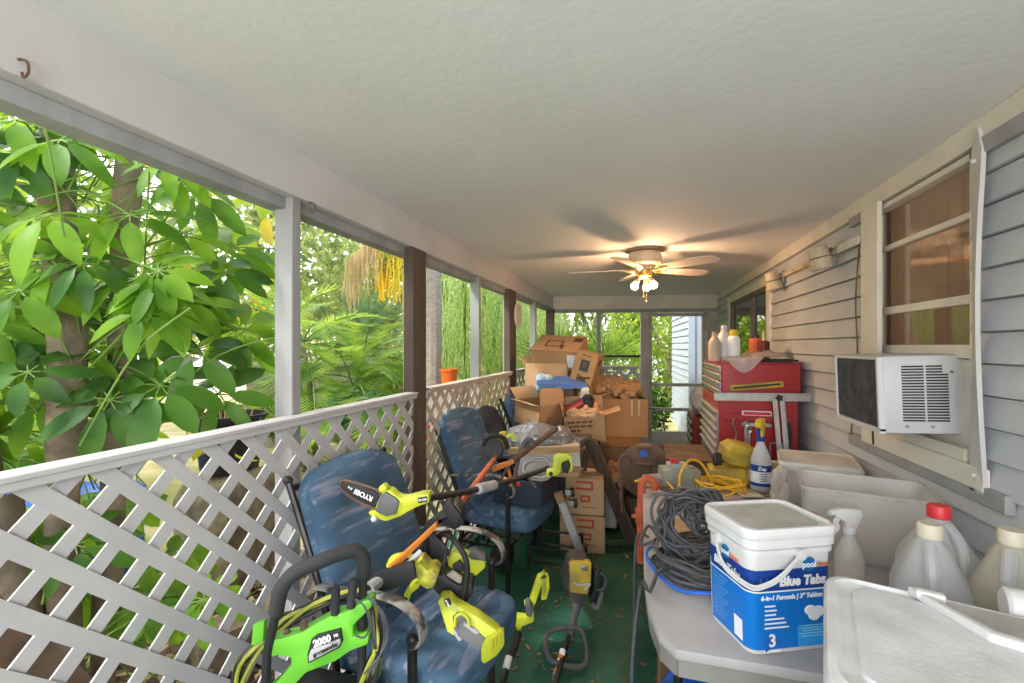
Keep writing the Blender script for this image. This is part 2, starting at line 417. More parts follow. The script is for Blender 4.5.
# outer casing boards
m = MB(); yl0 = atX(880,346,XR-.03).y; yl1 = atX(863,346,XR-.03).y
m.box((XR-.03,(yl0+yl1)/2,(1.14+2.235)/2),(.022,yl1-yl0,1.10),bev=.003); struct(m.build('trim_%d' % tn[0], M_['cream_trim'])); tn[0] += 1
yr0 = atX(986,346,XR-.03).y; yr1 = atX(972,346,XR-.03).y
def warp(u, v):
    z = 1.06+1.22*v; y = yr0+(yr1-yr0)*u
    if v > .93: y = (yr0+yr1)/2+(y-(yr0+yr1)/2)*(1-(v-.93)/.07*.85)
    return (XR-.036-.03*math.sin(v*PI)*(1-u), y-.012*math.sin(v*PI), z)
m = MB(); m.grid(warp, 3, 16); m.grid(lambda u,v: (warp(u,v)[0]+.014,warp(u,v)[1],warp(u,v)[2]), 3, 16)
m.grid(lambda u,v: (warp(0,v)[0]+.014*u,warp(0,v)[1],warp(0,v)[2]), 1, 16)
for z in (2.17,1.115): m.sph((XR-.045,(yr0+yr1)/2,z),.008,seg=8)
struct(m.build('trim_%d' % tn[0], M_['white_paint'])); tn[0] += 1
m = MB(); m.box((XR-.028,(yr0+yl1)/2,1.105),(.022,yl1-yr0,.075),bev=.003); struct(m.build('trim_%d' % tn[0], M_['cream_trim'])); tn[0] += 1
mk('grey_board', (.33,.33,.335), .7, var=.25)
m = MB(); m.box((XR-.022,(1.78+2.9)/2,1.055),(.028,1.12,.06),bev=.003); m.box((XR-.02,1.80,2.215),(.03,.26,.055),bev=.002); m.box((XR-.02,2.83,2.215),(.03,.14,.05),bev=.002)
struct(m.build('trim_%d' % tn[0], M_['grey_board'])); tn[0] += 1
# window 2 (far slider)
glass2 = glassmat('window_glass_far', (1,1,1), .02, 2.2, (.6,.6,.58))
w = bpy.data.objects.new('window_2', None); C.objects.link(w); w.location = (XR, 5.5, .95); struct(w)
a, b, c, d = W2
m = MB()
for (y0,y1,z0,z1) in ((a-.10,a,c,d),(b,b+.09,c,d),(a-.10,b+.09,d,d+.08),(a-.1,b+.09,c-.06,c)): m.box((XR-.02,(y0+y1)/2,(z0+z1)/2),(.03,y1-y0,z1-z0),bev=.003)
m.build('casing', M_['cream_trim'], w, world=True)
m = MB(); mid = atX(752.5,346,XR).y
for (y0,y1,z0,z1) in ((a,a+.04,c,d),(b-.10,b,c,d),(mid-.05,mid+.05,c,d),(a,b,d-.04,d),(a,b,c,c+.04)): m.box((XR+.01,(y0+y1)/2,(z0+z1)/2),(.04,y1-y0,z1-z0),bev=.003)
m.build('sash', pm('sash_brown',(.20,.17,.15),.5,.3), w, world=True)
m = MB(); pane(m, a+.03,b-.08,c+.03,d-.03, XR+.012); m.build('pane', glass2, w, world=True, recalc=False)

# back wall: header, studs, mid rail, screen door
def bx(mm, x0, x1, z0, z1, off=0, th=.05, bev=.003):
    p0 = V((x0, YB(x0)+off, (z0+z1)/2)); p1 = V((x1, YB(x1)+off, (z0+z1)/2)); mm.bar(p0, p1, th, z1-z0, bev=bev)
def xb(px):                                           # x on the back plane for a photo column
    lo, hi = XL-.3, XR+.3
    for _ in range(40):
        mdl = (lo+hi)/2; q = V((mdl, YB(mdl), EYE)); zc = -q.x*SN+q.y*CS
        if 512+FOC*(q.x*CS+q.y*SN)/zc < px: lo = mdl
        else: hi = mdl
    return lo
m = MB(); bx(m, XL-.05, XR+.1, 2.117, 2.34, .02, .06); struct(m.build('wall_back', M_['cream_trim']))
m = MB(); bx(m, XL-.05, XR+.1, 2.065, 2.117, .03, .05); struct(m.build('trim_%d' % tn[0], M_['grey_wood'])); tn[0] += 1
m = MB(); bx(m, xb(596.5), xb(600.5), 0, 2.07, .03, .04); struct(m.build('trim_%d' % tn[0], M_['post_light'])); tn[0] += 1
m = MB(); bx(m, xb(640.5), xb(648), 0, 2.07, .01, .08); struct(m.build('trim_%d' % tn[0], M_['post_back'])); tn[0] += 1
m = MB(); bx(m, xb(553), xb(642), 1.375, 1.41, .03, .03); struct(m.build('trim_%d' % tn[0], M_['dark_metal'])); tn[0] += 1
m = MB(); bx(m, xb(706), xb(719), 0, 2.07, .01, .08); struct(m.build('trim_%d' % tn[0], M_['post_back'])); tn[0] += 1
dr = bpy.data.objects.new('door_1', None); C.objects.link(dr); dr.location = (xb(650), YB(xb(650)), 0); struct(dr)
x0, x1 = xb(648.5), xb(706)
m = MB()
for (a, b, c, d) in ((x0,x0+.05,0,2.06),(x1-.06,x1,0,2.06),(x0,x1,2.0,2.06),(x0,x1,.935,.985),(x0,x1,.56,.61),(x0,x1,0,.05)): bx(m, a, b, c, d, .03, .035)
m.build('door_frame', M_['post_back'], dr, world=True)
m = MB(); bx(m, x0+.03, x1-.03, .03, .25, .035, .012); m.build('kick_panel', M_['white_paint'], dr, world=True)
m = MB(); bx(m, x0-.02, x0+.10, .585, .60, -.01, .02); m.cyl((x0+.03,YB(x0)-.01,.98),(x0+.03,YB(x0)-.05,.98),.012); m.build('door_handle', M_['dark_metal'], dr, world=True)
Mb = frame((xb(556), YB(xb(556))+.06, 0), (1,.18,0), (0,0,1)) @ Matrix.Rotation(-PI/2, 4, 'X')
Lb = (V((xb(640),YB(xb(640)),0))-V((xb(556),YB(xb(556)),0))).length
lattice('lattice_panel', 'white lattice panel at the far end of the porch left of the screen door', Mb, Lb, 1.24, 'lattice_white', pitch=.15, w=.06)
# neighbouring wing of the house beyond the door: pale lap siding
mk('pale_siding', (.40,.46,.54), .6, var=.08, scale=4)
m = MB(); xw0 = .62; e = .13; z = -.2
pA = V((.92, 9.2)); pB = V((.62, 11.8))
pA = V((.86, 8.6)); pB = V((.72, 11.6))
while z < 3.2:
    n = V((-(pB-pA).y, (pB-pA).x)).normalized()*.02
    m.add([(pA.x+n.x,pA.y+n.y,z),(pB.x+n.x,pB.y+n.y,z),(pB.x,pB.y,z+e+.004),(pA.x,pA.y,z+e+.004),(pA.x,pA.y,z),(pB.x,pB.y,z)], [(0,1,2,3),(0,4,5,1)]); z += e
m.box((1.9,8.62,1.5),(2.1,.05,3.4)); m.box((.85,8.58,1.5),(.10,.09,3.4))
struct(m.build('wall_outer', M_['pale_siding'], smooth=False))
# ground outside
mk('dry_grass', (.56,.47,.27), .95, col2=(.30,.30,.10), scale=1.6, bump=.6, bscale=30)
m = MB(); m.grid(lambda u,v: (-16+34*u, -6+34*v, -.25+.10*noise.noise(V((u*9,v*9,0)))), 60, 60); struct(m.build('floor_ground', M_['dry_grass']))
# ================================================================== GARDEN
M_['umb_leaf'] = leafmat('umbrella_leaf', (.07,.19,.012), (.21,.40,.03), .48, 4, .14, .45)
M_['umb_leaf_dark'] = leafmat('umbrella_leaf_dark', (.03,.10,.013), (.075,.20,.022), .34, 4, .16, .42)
M_['yellow_leaf'] = leafmat('yellow_leaf', (.55,.50,.04), (.62,.46,.04), .4)
M_['palm_leaf'] = leafmat('palm_leaf', (.10,.22,.03), (.27,.42,.07), .42)
M_['grass_leaf'] = leafmat('drooping_leaf', (.20,.32,.08), (.50,.60,.26), .5, 14)
M_['hedge_leaf'] = leafmat('hedge_leaf', (.11,.22,.03), (.34,.46,.07), .5)
M_['far_leaf'] = leafmat('far_leaf', (.12,.19,.06), (.32,.38,.13), .48)
M_['cycad_leaf'] = leafmat('cycad_leaf', (.07,.15,.07), (.14,.25,.10), .3)
M_['dead_frond'] = leafmat('dead_frond', (.50,.40,.22), (.62,.52,.32), .3)
M_['yellow_frond'] = leafmat('yellow_frond', (.75,.62,.05), (.70,.66,.10), .35)
mk('bark', (.30,.235,.16), .9, col2=(.14,.11,.08), scale=9, bump=.8, bscale=22)
mk('palm_bark', (.42,.36,.31), .9, col2=(.28,.235,.20), scale=14, bump=.5, stretch=(1,1,4))
mk('stem_green', (.16,.28,.05), .6, var=.3)
mk('mulch', (.22,.15,.10), .95, col2=(.10,.07,.05), scale=30, bump=.9)
rg = random.Random(11)
OUT = True
def leaf(m, base, d, n, L, W, curl=.25, segs=4, fold=.12):
    """one blade: base point, direction, approximate normal"""
    d = V(d).normalized(); n = V(n); s = d.cross(n)
    if OUT and base.y < 7.9 and base.z < 3.3 and max(base.x, base.x+d.x*L) > -1.46: return
    if s.length < 1e-4: s = d.orthogonal()
    s.normalize(); n = s.cross(d)
    vs = []; 
    for i in range(segs+1):
        t = i/segs; w = W/2*(max(0,math.sin(PI*(t**.95)))**.62)+.0006
        c = base+d*(L*t)-n*(curl*L*t*t)
        vs += [c-s*w+n*w*fold*2, c, c+s*w+n*w*fold*2]
    fs = []
    for i in range(segs):
        k = 3*i; fs += [(k,k+1,k+4,k+3),(k+1,k+2,k+5,k+4)]
    m.add(vs, fs)
def rv(): 
    v = V((rg.gauss(0,1),rg.gauss(0,1),rg.gauss(0,1))); return v.normalized()
def umbel(m, st, p, ax, R, W, n=8, droop=.35):
    ax = V(ax).normalized(); u = ax.orthogonal().normalized(); w = ax.cross(u); a0 = rg.random()*6
    for k in range(n):
        a = a0+2*PI*k/n+rg.uniform(-.15,.15); d = u*math.cos(a)+w*math.sin(a)
        if p.x < -1.55: st.tube([p, p+(d*.8-ax*droop*.3).normalized()*R*.2], .0025, 4)
        leaf(m, p+(d*.8-ax*droop*.3).normalized()*R*.2, d-ax*droop*rg.uniform(.5,1.5), ax, R*rg.uniform(.75,1.1), W*rg.uniform(.85,1.15), rg.uniform(.1,.4), 5)
# --- umbrella tree just outside the lattice
tr = thing('umbrella_tree', 'big umbrella tree with broad glossy leaves and thick trunks outside, left front', 'tree', (-2.05,.95,-.3))
m = MB()
def wob(p, r, k): return [r*(1+.25*noise.noise(V(q)*3+V((k,0,0)))) for q in p]
for k, (P, r) in enumerate([
    ([(-2.42,1.10,-.3),(-2.38,1.03,.7),(-2.32,.95,1.3),(-2.5,.85,1.75),(-2.7,.75,2.3)], .16),
    ([(-2.05,1.22,-.3),(-2.08,1.2,.8),(-2.05,1.2,1.5),(-2.2,1.25,2.2),(-2.3,1.3,3.)], .055),
    ([(-2.15,1.35,-.3),(-2.08,1.36,.7),(-2.05,1.38,1.5),(-2.05,1.4,2.1),(-2.05,1.45,2.8)], .045),
    ([(-2.3,1.0,1.0),(-2.4,.8,1.5),(-2.6,.6,2.3)], .09),
    ([(-1.95,1.0,-.3),(-2.1,1.1,.4),(-2.25,1.1,1.0)], .07)]):
    pts = spline(P, 8); m.tube(pts, wob(pts, r, k*7), 14)
m.build('trunk', M_['bark'], tr, world=True)
M_['umb_leaf_bright'] = leafmat('umbrella_leaf_backlit', (.14,.30,.025), (.36,.50,.05), .6, 3)  # brighter leaf copy for farther clusters, backlight put into its colour
lf = MB(); lfd = MB(); lfb = MB(); st = MB(); yl = MB()
def branchlet(px, py, d, R, W, ax, dark=False, n=8, org=None, droop=.35):
    p = atD(px, py, d)
    if p.x+R*.95 > -1.5: p.x = -1.5-R*.95
    o = org or V((-2.1+rg.uniform(-.15,.15), 1.3+rg.uniform(-.2,.2), p.z-.15+rg.uniform(-.3,.2)))
    st.tube(spline([o, (o+p)/2+V((0,0,.06)), p], 5), .0032, 5)
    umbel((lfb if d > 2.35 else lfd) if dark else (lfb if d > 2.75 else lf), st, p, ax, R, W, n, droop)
# large readable clusters (dark ones nearest)
for (px, py, d, R, W, ax, dk) in [
    (165,385,1.62,.26,.105,(.5,-.6,.7),True),(215,350,1.7,.22,.09,(.5,-.7,.5),True),(250,395,1.75,.2,.085,(.4,-.8,.4),True),
    (75,545,1.55,.19,.085,(.4,-.6,.7),True),(110,400,1.55,.22,.09,(.5,-.6,.6),True),(200,190,1.8,.2,.085,(.5,-.7,.2),True),
    (50,215,1.5,.23,.085,(.2,-.5,.8),False),(20,290,1.45,.2,.08,(.3,-.6,.7),False),(130,215,1.6,.22,.085,(.3,-.6,.7),False),
    (180,300,1.65,.2,.08,(.3,-.6,.7),False),(160,130,1.6,.2,.08,(.2,-.5,.8),False),(60,140,1.5,.2,.08,(.2,-.5,.8),False),(230,250,1.9,.2,.085,(.5,-.6,.5),False),
    (255,330,1.9,.2,.085,(.6,-.6,.4),False),(235,330,1.9,.2,.08,(.5,-.6,.5),False),(15,120,1.5,.2,.08,(.2,-.5,.8),False),
    (205,610,1.7,.16,.075,(.4,-.6,.7),False),(150,640,1.7,.16,.07,(.4,-.6,.7),False),(260,270,1.75,.17,.08,(.5,-.6,.4),True),(40,400,1.6,.2,.08,(.4,-.6,.7),False)]:
    W *= .80; R *= .95; d *= 1.06
    branchlet(px, min(py,600), d, R, W, ax, dk)
for i in range(165):
    px = rg.uniform(-160, 285); py = rg.uniform(20, 470); d = rg.uniform(1.85, 3.3)
    if px > 195 and d < 2.7 and rg.random() < .6: continue
    if px > 150 and py > 385: continue
    branchlet(px, py, d, rg.uniform(.14,.21), rg.uniform(.048,.068), (rg.uniform(.1,.7), rg.uniform(-.9,-.1), rg.uniform(.3,1)), rg.random() < .38, n=rg.choice((7,8,9)))
for i in range(46):
    px = rg.uniform(-150, 240); py = rg.uniform(60, 430 if px < 120 else 340); d = rg.uniform(1.55, 1.85)
    branchlet(px, py, d, rg.uniform(.13,.19), rg.uniform(.045,.062), (rg.uniform(.1,.6), rg.uniform(-.9,-.3), rg.uniform(.3,1)), rg.random() < .25, n=rg.choice((7,8,9)))
for i in range(22):
    px = rg.uniform(-60, 190); py = rg.uniform(500, 620); d = rg.uniform(1.75, 2.4)
    branchlet(px, py, d, rg.uniform(.12,.18), .06, (rg.uniform(.1,.7), rg.uniform(-.9,-.1), rg.uniform(.3,1)), False)
for i in range(34):
    p = atD(rg.uniform(0, 270), rg.uniform(110, 480), rg.uniform(2.2, 3.0)); leaf(yl, p, rv(), rv(), rg.uniform(.12,.2), .08)
for i in range(9):                                     # long pale petioles
    a = V((-2.1+rg.uniform(-.2,.3), 1.15+rg.uniform(-.1,.3), rg.uniform(1.2,2.0))); b = a+V((rg.uniform(.1,.5), rg.uniform(-.3,.5), rg.uniform(.2,.7)))
    st.tube(spline([a, (a+b)/2+V((0,0,.08)), b], 5), .0035, 5)
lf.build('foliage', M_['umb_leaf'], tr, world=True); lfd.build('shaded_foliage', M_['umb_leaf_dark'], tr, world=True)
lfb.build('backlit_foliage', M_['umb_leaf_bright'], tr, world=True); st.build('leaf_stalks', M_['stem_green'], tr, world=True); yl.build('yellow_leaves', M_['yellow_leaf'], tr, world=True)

# --- palms
def frond(m, st, p, d, L, lw, ll, n=34, droop=.6, up=(0,0,1), hang=.3):
    d = V(d).normalized(); pts = []
    for i in range(9):
        t = i/8; pts.append(p+d*L*t-V((0,0,droop*L*t*t)))
    if not any(q.x > -1.46 and q.y < 7.9 and q.z < 3.3 for q in pts): st.tube(pts, [.012*(1-.8*i/8)+.002 for i in range(9)], 4)
    s = d.cross(V(up)); s = s.normalized() if s.length > .01 else V((1,0,0))
    for i in range(n):
        t = .12+.88*i/(n-1); k = t*8; j = min(int(k), 7); q = pts[j].lerp(pts[j+1], k-j); tg = (pts[j+1]-pts[j]).normalized()
        l = ll*(.45+math.sin(PI*min(t*.95,1))*.7)
        for sg in (-1, 1): leaf(m, q, tg*.7+s*sg-V((0,0,hang)), tg.cross(s), l*rg.uniform(.85,1.1), lw, .25, 2, .05)
def palm(name, label, base, h, r, nf, L, lw, ll, mat, droop=.6, trunkmat='palm_bark', lean=(0,0), upb=.8, multi=1, group=None, hang=.3):
    t = thing(name, label, 'palm', base, group=group); mt = MB(); fl = MB(); st = MB()
    for c in range(multi):
        b = V(base)+V((rg.uniform(-.5,.5), rg.uniform(-.5,.5), 0))*(multi > 1); hh = h*rg.uniform(.6,1.1) if multi > 1 else h
        top = b+V((lean[0]+rg.uniform(-.4,.4)*(multi > 1), lean[1], hh)); pts = spline([b, b.lerp(top,.5)+V((.03,0,0)), top], 8)
        mt.tube(pts, [r*(1.15-.3*i/len(pts))*(1+.06*(i % 2)) for i in range(len(pts))], 10)
        for i in range(nf):
            a = 2*PI*i/nf*1.0+rg.uniform(-.3,.3); el = rg.uniform(.05 if h > 1.9 else -.1,1.0)*upb
            frond(fl, st, top, (math.cos(a)*math.cos(el), math.sin(a)*math.cos(el), math.sin(el)), L*rg.uniform(.8,1.1), lw, ll, droop=droop*rg.uniform(.6,1.2), hang=hang)
    mt.build('trunk', M_[trunkmat], t, world=True); fl.build('fronds', M_[mat], t, world=True); st.build('frond_stems', M_['stem_green'], t, world=True); return t
palm('areca_palm', 'tall clump of feathery areca palms outside just past the first grey post', (-4.5,5.9,-.3), 2.1, .035, 8, 1.5, .022, .40, 'palm_leaf', multi=6, upb=1.1)
palm('areca_palm', 'lower areca palm with pale green fronds in front of the taller palm clump', (-4.1,5.3,-.3), 1.0, .03, 7, 1.1, .02, .32, 'palm_leaf', multi=3, upb=1.1)
palm('date_palm', 'short palm with thick brown shaggy trunk and grey-green fronds beside garden wall', (-6.1,9.4,-.2), 2.0, .36, 20, 1.7, .022, .32, 'cycad_leaf', droop=.35, upb=1.25)
tp = palm('tall_palm', 'tall ringed palm trunk outside between the brown post and light stud', (-2.74,5.72,-.2), 4.2, .105, 10, 2.2, .05, .5, 'palm_leaf', droop=.8)
# dead yellow fruit stalks hanging from a tall palm
yp = thing('fruiting_palm', 'tall palm with long drooping yellow and tan strands high outside second opening', 'palm', (-4.9,8.2,-.2))
m = MB(); pts = spline([(-4.6,8.8,-.2),(-4.62,8.8,2.5),(-4.5,8.7,5.2)], 6); m.tube(pts, .12, 10); m.build('trunk', M_['palm_bark'], yp, world=True)
m = MB(); m2 = MB()
for i in range(90):
    p = atD(rg.uniform(376, 402), rg.uniform(225, 250), 8.1+rg.uniform(-.25,.25)); l = rg.uniform(.5,1.1)
    m.tube([p, p+V((rg.uniform(-.08,.08),0,-l*.5)), p+V((rg.uniform(-.1,.1),0,-l))], .013, 4)
for i in range(80):
    u = rg.random(); p = atD(345+45*u, 262-40*u, 8.0+rg.uniform(-.25,.25)); l = rg.uniform(.4,1.0)
    m2.tube([p, p+V((rg.uniform(-.06,.02),0,-l*.5)), p+V((rg.uniform(-.1,.1),0,-l))], .011, 4)
m.build('yellow_strands', M_['yellow_frond'], yp, world=True); m2.build('dry_strands', M_['dead_frond'], yp, world=True)
m = MB(); st = MB()
for i in range(9):
    a = 2*PI*i/9; frond(m, st, V((-4.5,8.7,5.2)), (math.cos(a),math.sin(a),.3), 2.4, .05, .5, droop=.6)
m.build('fronds', M_['palm_leaf'], yp, world=True); st.build('frond_stems', M_['stem_green'], yp, world=True)
# weeping curtains of thin leaves
def weeping(name, label, c, R, h, n, mat='grass_leaf'):
    t = thing(name, label, 'plant', c); m = MB(); s = MB(); c = V(c)
    for i in range(n):
        a = rg.uniform(0, 2*PI); r = R*math.sqrt(rg.random()); z = h*rg.uniform(.25,1.0)
        p = c+V((r*math.cos(a), r*math.sin(a), z)); o = V((math.cos(a), math.sin(a), 0))
        L = rg.uniform(.7,1.3); w = .008; q = []
        for k in range(6):
            tt = k/5; q.append(p+o*(.30*tt)*L+V((rg.uniform(-.01,.01),0,L*(.28*tt-.95*tt*tt))))
        sd = V((-o.y,o.x,0))
        vs = []
        for k in range(6): ww = w*(1-.8*(k/5)**2); vs += [q[k]-sd*ww, q[k]+sd*ww]
        m.add(vs, [(2*k,2*k+1,2*k+3,2*k+2) for k in range(5)])
    for i in range(14):
        a = rg.uniform(0, 2*PI); r = R*.7*rg.random(); s.tube(spline([c+V((r*.3*math.cos(a),r*.3*math.sin(a),0)), c+V((r*math.cos(a),r*math.sin(a),h))], 2), .02, 5)
    m.build('hanging_leaves', M_[mat], t, world=True); s.build('stems', M_['stem_green'], t, world=True)
weeping('weeping_bamboo', 'dense weeping clump of thin pale green leaves behind the light stud', (-2.9,7.6,-.2), 1.0, 3.3, 2800)
weeping('weeping_bamboo', 'second weeping clump of thin leaves, left of the round wall plaque', (-2.5,9.6,-.2), 1.0, 3.4, 2300)
# fan palm behind the back wall
fp = thing('fan_palm', 'fan palm with stiff radiating green blades seen above the cardboard boxes', 'palm', (-.35,8.5,-.2)); m = MB(); st = MB()
for (hx, hz, R, a0, a1) in ((-.60,1.28,.95,15,150),(-1.45,1.3,.80,40,175)):
    h0 = V((hx,8.0,hz)); st.tube(spline([(-.5,8.6,-.2),(-.5+(hx+.5)*.5,8.55,.6),h0], 5), .015, 6)
    for k in range(20):
        a = math.radians(a0+(a1-a0)*k/19+rg.uniform(-2,2)); d = V((math.cos(a), rg.uniform(-.12,.12), math.sin(a)))
        leaf(m, h0, d, (.3,-1,.1), R*rg.uniform(.85,1.05), .036, .05, 3, .5)
m.build('fronds', M_['palm_leaf'], fp, world=True); st.build('frond_stems', M_['stem_green'], fp, world=True)
# leafy masses
def bush(name, label, cat, c, d, n, lw, ll, mat, trunk=None, group=None, hollow=.55):
    t = thing(name, label, cat, (c[0],c[1],-.25), group=group); m = MB(); c = V(c)
    for i in range(n):
        q = rv(); k = rg.uniform(hollow, 1.0)*(1+.35*noise.noise(q*2.2+c)); p = c+V((q.x*d[0]*k, q.y*d[1]*k, q.z*d[2]*k))
        if p.z < -.2: continue
        leaf(m, p, rv()+V((0,0,-.2)), rv()+V((0,0,.6)), ll*rg.uniform(.6,1.3), lw*rg.uniform(.7,1.2), .2, 2)
    m.build('foliage', M_[mat], t, world=True)
    if trunk:
        m = MB()
        for k in range(4):
            e = c+V((rg.uniform(-.5,.5)*d[0], rg.uniform(-.5,.5)*d[1], rg.uniform(0,.6)*d[2])); m.tube(spline([(c.x,c.y,-.3),(c.x+rg.uniform(-.1,.1),c.y,(c.z)*.5),e], 5), [trunk*(1-.055*i) for i in range(11)], 7)
        m.build('trunk', M_['bark'], t, world=True)
    return t
bush('leafy_tree', 'tall leafy tree far behind the feathery palms', 'tree', (-9.5,9.5,3.6), (3.2,3.0,2.6), 3600, .14, .32, 'far_leaf', .16)
bush('leafy_tree', 'bushy green tree beyond the umbrella tree at far left', 'tree', (-7.0,2.2,2.0), (2.0,2.6,2.6), 3600, .13, .30, 'hedge_leaf', .14)
bush('leafy_tree', 'leafy tree behind the short brown palm by the garden wall', 'tree', (-8.5,14,3.0), (3.2,2.5,3.3), 3800, .14, .30, 'far_leaf', .16)
bush('leafy_tree', 'leafy tree behind the weeping clumps left of the back corner', 'tree', (-4.6,14.5,2.6), (2.4,2.0,2.8), 3200, .13, .28, 'far_leaf', .15)
bush('leafy_tree', 'light green tree behind the fan palm above the boxes', 'tree', (-1.5,15,2.9), (2.2,2.0,2.7), 3000, .13, .28, 'far_leaf', .13)
bush('flowering_shrub', 'round yellow-green shrub seen through the screen door beside pale siding', 'shrub', (.75,13.5,2.0), (1.9,1.5,2.6), 4200, .10, .22, 'hedge_leaf', .10)
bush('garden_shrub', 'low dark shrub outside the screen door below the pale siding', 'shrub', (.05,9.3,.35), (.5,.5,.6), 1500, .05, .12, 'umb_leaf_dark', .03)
bush('garden_shrub', 'low leafy shrub outside the wide lattice near the first grey post', 'shrub', (-2.9,1.5,.2), (.35,.4,.4), 400, .06, .14, 'umb_leaf', .02)
bush('garden_shrub', 'low pale leafed plant in front of the garden wall outside', 'shrub', (-3.35,5.0,.75), (.35,.3,.28), 160, .10, .24, 'cycad_leaf', .02)
bush('garden_shrub', 'yellow-green shrub beside the ringed palm trunk outside', 'shrub', (-3.9,6.8,.5), (.6,.7,.9), 1200, .07, .16, 'hedge_leaf', .03)
for k, (x, y) in enumerate(((-13,4),(-12.5,-1.5),(-11,17),(2.5,18))):
    bush('hedge', ['far green hedge beyond the umbrella tree','far green hedge at the extreme left edge','far green hedge past the leafy trees','far green hedge past the pale house wing'][k], 'hedge', (x,y,2.0), (2.2,4.2 if k < 2 else 2.0,3.4), 3000, .17, .36, 'far_leaf', .15)
# garden furniture seen through the openings
mk('concrete', (.42,.38,.34), .9, var=.3, scale=8, bump=.2)
m = MB(); m.bar((-6.6,6.6,.45),(-3.7,8.6,.45),.2,1.5); m.bar((-6.6,6.6,1.22),(-3.7,8.6,1.22),.28,.06); tag(m.build('garden_wall', M_['concrete']), 'low weathered concrete garden wall in front of the brown palm', 'wall')
def bucket(name, label, p, r, h, mat, cat='bucket'):
    t = thing(name, label, cat, p); m = MB(); m.lathe([(r*.8,0),(r,h),(r*1.06,h),(r*1.06,h-.03),(r*.94,h-.03),(r*.94,h-.01),(r*.76,.02)], 20); m.build('shell', M_[mat], t)
    m = MB(); m.tube([(r*1.05*math.cos(a), .03, h-.02-abs(r*.7*math.sin(a))) for a in [PI*i/10 for i in range(11)]], .004, 5); m.build('bail_handle', M_['steel'], t); return t
mk('orange_plastic', (.85,.16,.02), .4, var=.15)
bucket('orange_bucket', 'bright orange bucket outside beside the tall palm trunk', (-2.41,5.55,.99), .11, .26, 'orange_plastic')
m = MB(); m.box((-2.45,5.6,.37),(.4,.4,1.24),bev=.01); tag(m.build('potting_bench', M_['concrete']), 'small bench under the orange bucket outside', 'bench')
bucket('orange_bucket', 'second orange bucket lower down, seen through the tan lattice', (-2.52,4.95,.36), .11, .26, 'orange_plastic')
bucket('black_pot', 'dark plastic nursery pot outside beside the first grey post', (-2.75,2.55,.70), .22, .38, 'black_plastic', 'pot')
m = MB(); m.puff((.5,.5,.95), 6, 6, .04, 5, 9, Matrix.Translation((-2.75,2.55,.22))); tag(m.build('stump', M_['bark']), 'tree stump under the dark nursery pot outside', 'stump')
m = MB()
for k in range(26):
    b = V((-2.75+rg.uniform(-.13,.13), 2.55+rg.uniform(-.13,.13), .74)); m.tube([b, b+V((rg.uniform(-.15,.15),rg.uniform(-.15,.15),rg.uniform(.3,.5)))], .004, 4)
tag(m.build('dry_twigs', M_['dead_frond']), 'dry twigs sticking up out of the dark nursery pot', 'twigs')
m = MB(); m.puff((1.3,1.2,.6), 12, 4, .12, 3.5, 3, Matrix.Translation((-4.0,2.0,.22))); tag(m.build('blue_tarp', M_['blue_bright']), 'crumpled bright blue tarp outside behind the wide lattice', 'tarp')
m = MB(); m.bar((-1.75,.40,1.45),(-1.60,1.20,.0),.03,.19,up=(0,1,1)); tag(m.build('leaning_board', M_['brown_grime']), 'brown board leaning outside the wide lattice at the left edge', 'board')
m = MB(); m.bar((-1.62,.6,.62),(-1.62,1.2,.12),.05,.10,up=(0,1,1)); tag(m.build('drain_pipe', M_['light_grey']), 'grey board leaning low behind the left end of the wide lattice', 'board')
mk('pink', (.75,.16,.22), .5, var=.2)
m = MB(); m.puff((.34,.5,.14), 5, 8, .008, 6, 2, frame((-1.95,1.02,.02),(1,.3,.0),(-.2,1,.35))); tag(m.build('pink_tray', M_['pink']), 'faded pink plastic tray on the mulch outside the wide lattice', 'tray')
m = MB(); m.bar((-2.1,1.75,.02),(-1.75,2.7,.02),.2,.22); tag(m.build('log', M_['bark']), 'rough log lying on the mulch outside the wide lattice', 'log')
m = MB(); m.grid(lambda u,v: (-2.7+1.25*u, -.5+4.6*v, -.13+.05*noise.noise(V((u*9,v*20,0)))), 20, 50)
for i in range(900):
    p = V((rg.uniform(-2.6,-1.47), rg.uniform(.2,4), -.09+rg.uniform(0,.05))); d = V((rg.gauss(0,1),rg.gauss(0,1),rg.uniform(-.1,.25))).normalized(); m.tube([p, p+d*rg.uniform(.05,.2)], .005, 3)
o = m.build('leaf_mulch', M_['mulch']); tag(o, 'dry twig and leaf mulch on the ground outside the lattice', 'mulch', kind='stuff')
m = MB()
for i in range(1300):
    p = V((rg.uniform(-2.7,-1.47), rg.uniform(.2,4.2), -.05+rg.uniform(0,.06))); leaf(m, p, (rg.gauss(0,1),rg.gauss(0,1),.1), (rg.gauss(0,.4),rg.gauss(0,.4),1), rg.uniform(.05,.12), .035, .2, 2)
OUT = False
tag(m.build('fallen_leaves', M_['dead_frond']), 'pale fallen leaves scattered on the mulch outside the lattice', 'fallen leaves', kind='stuff')
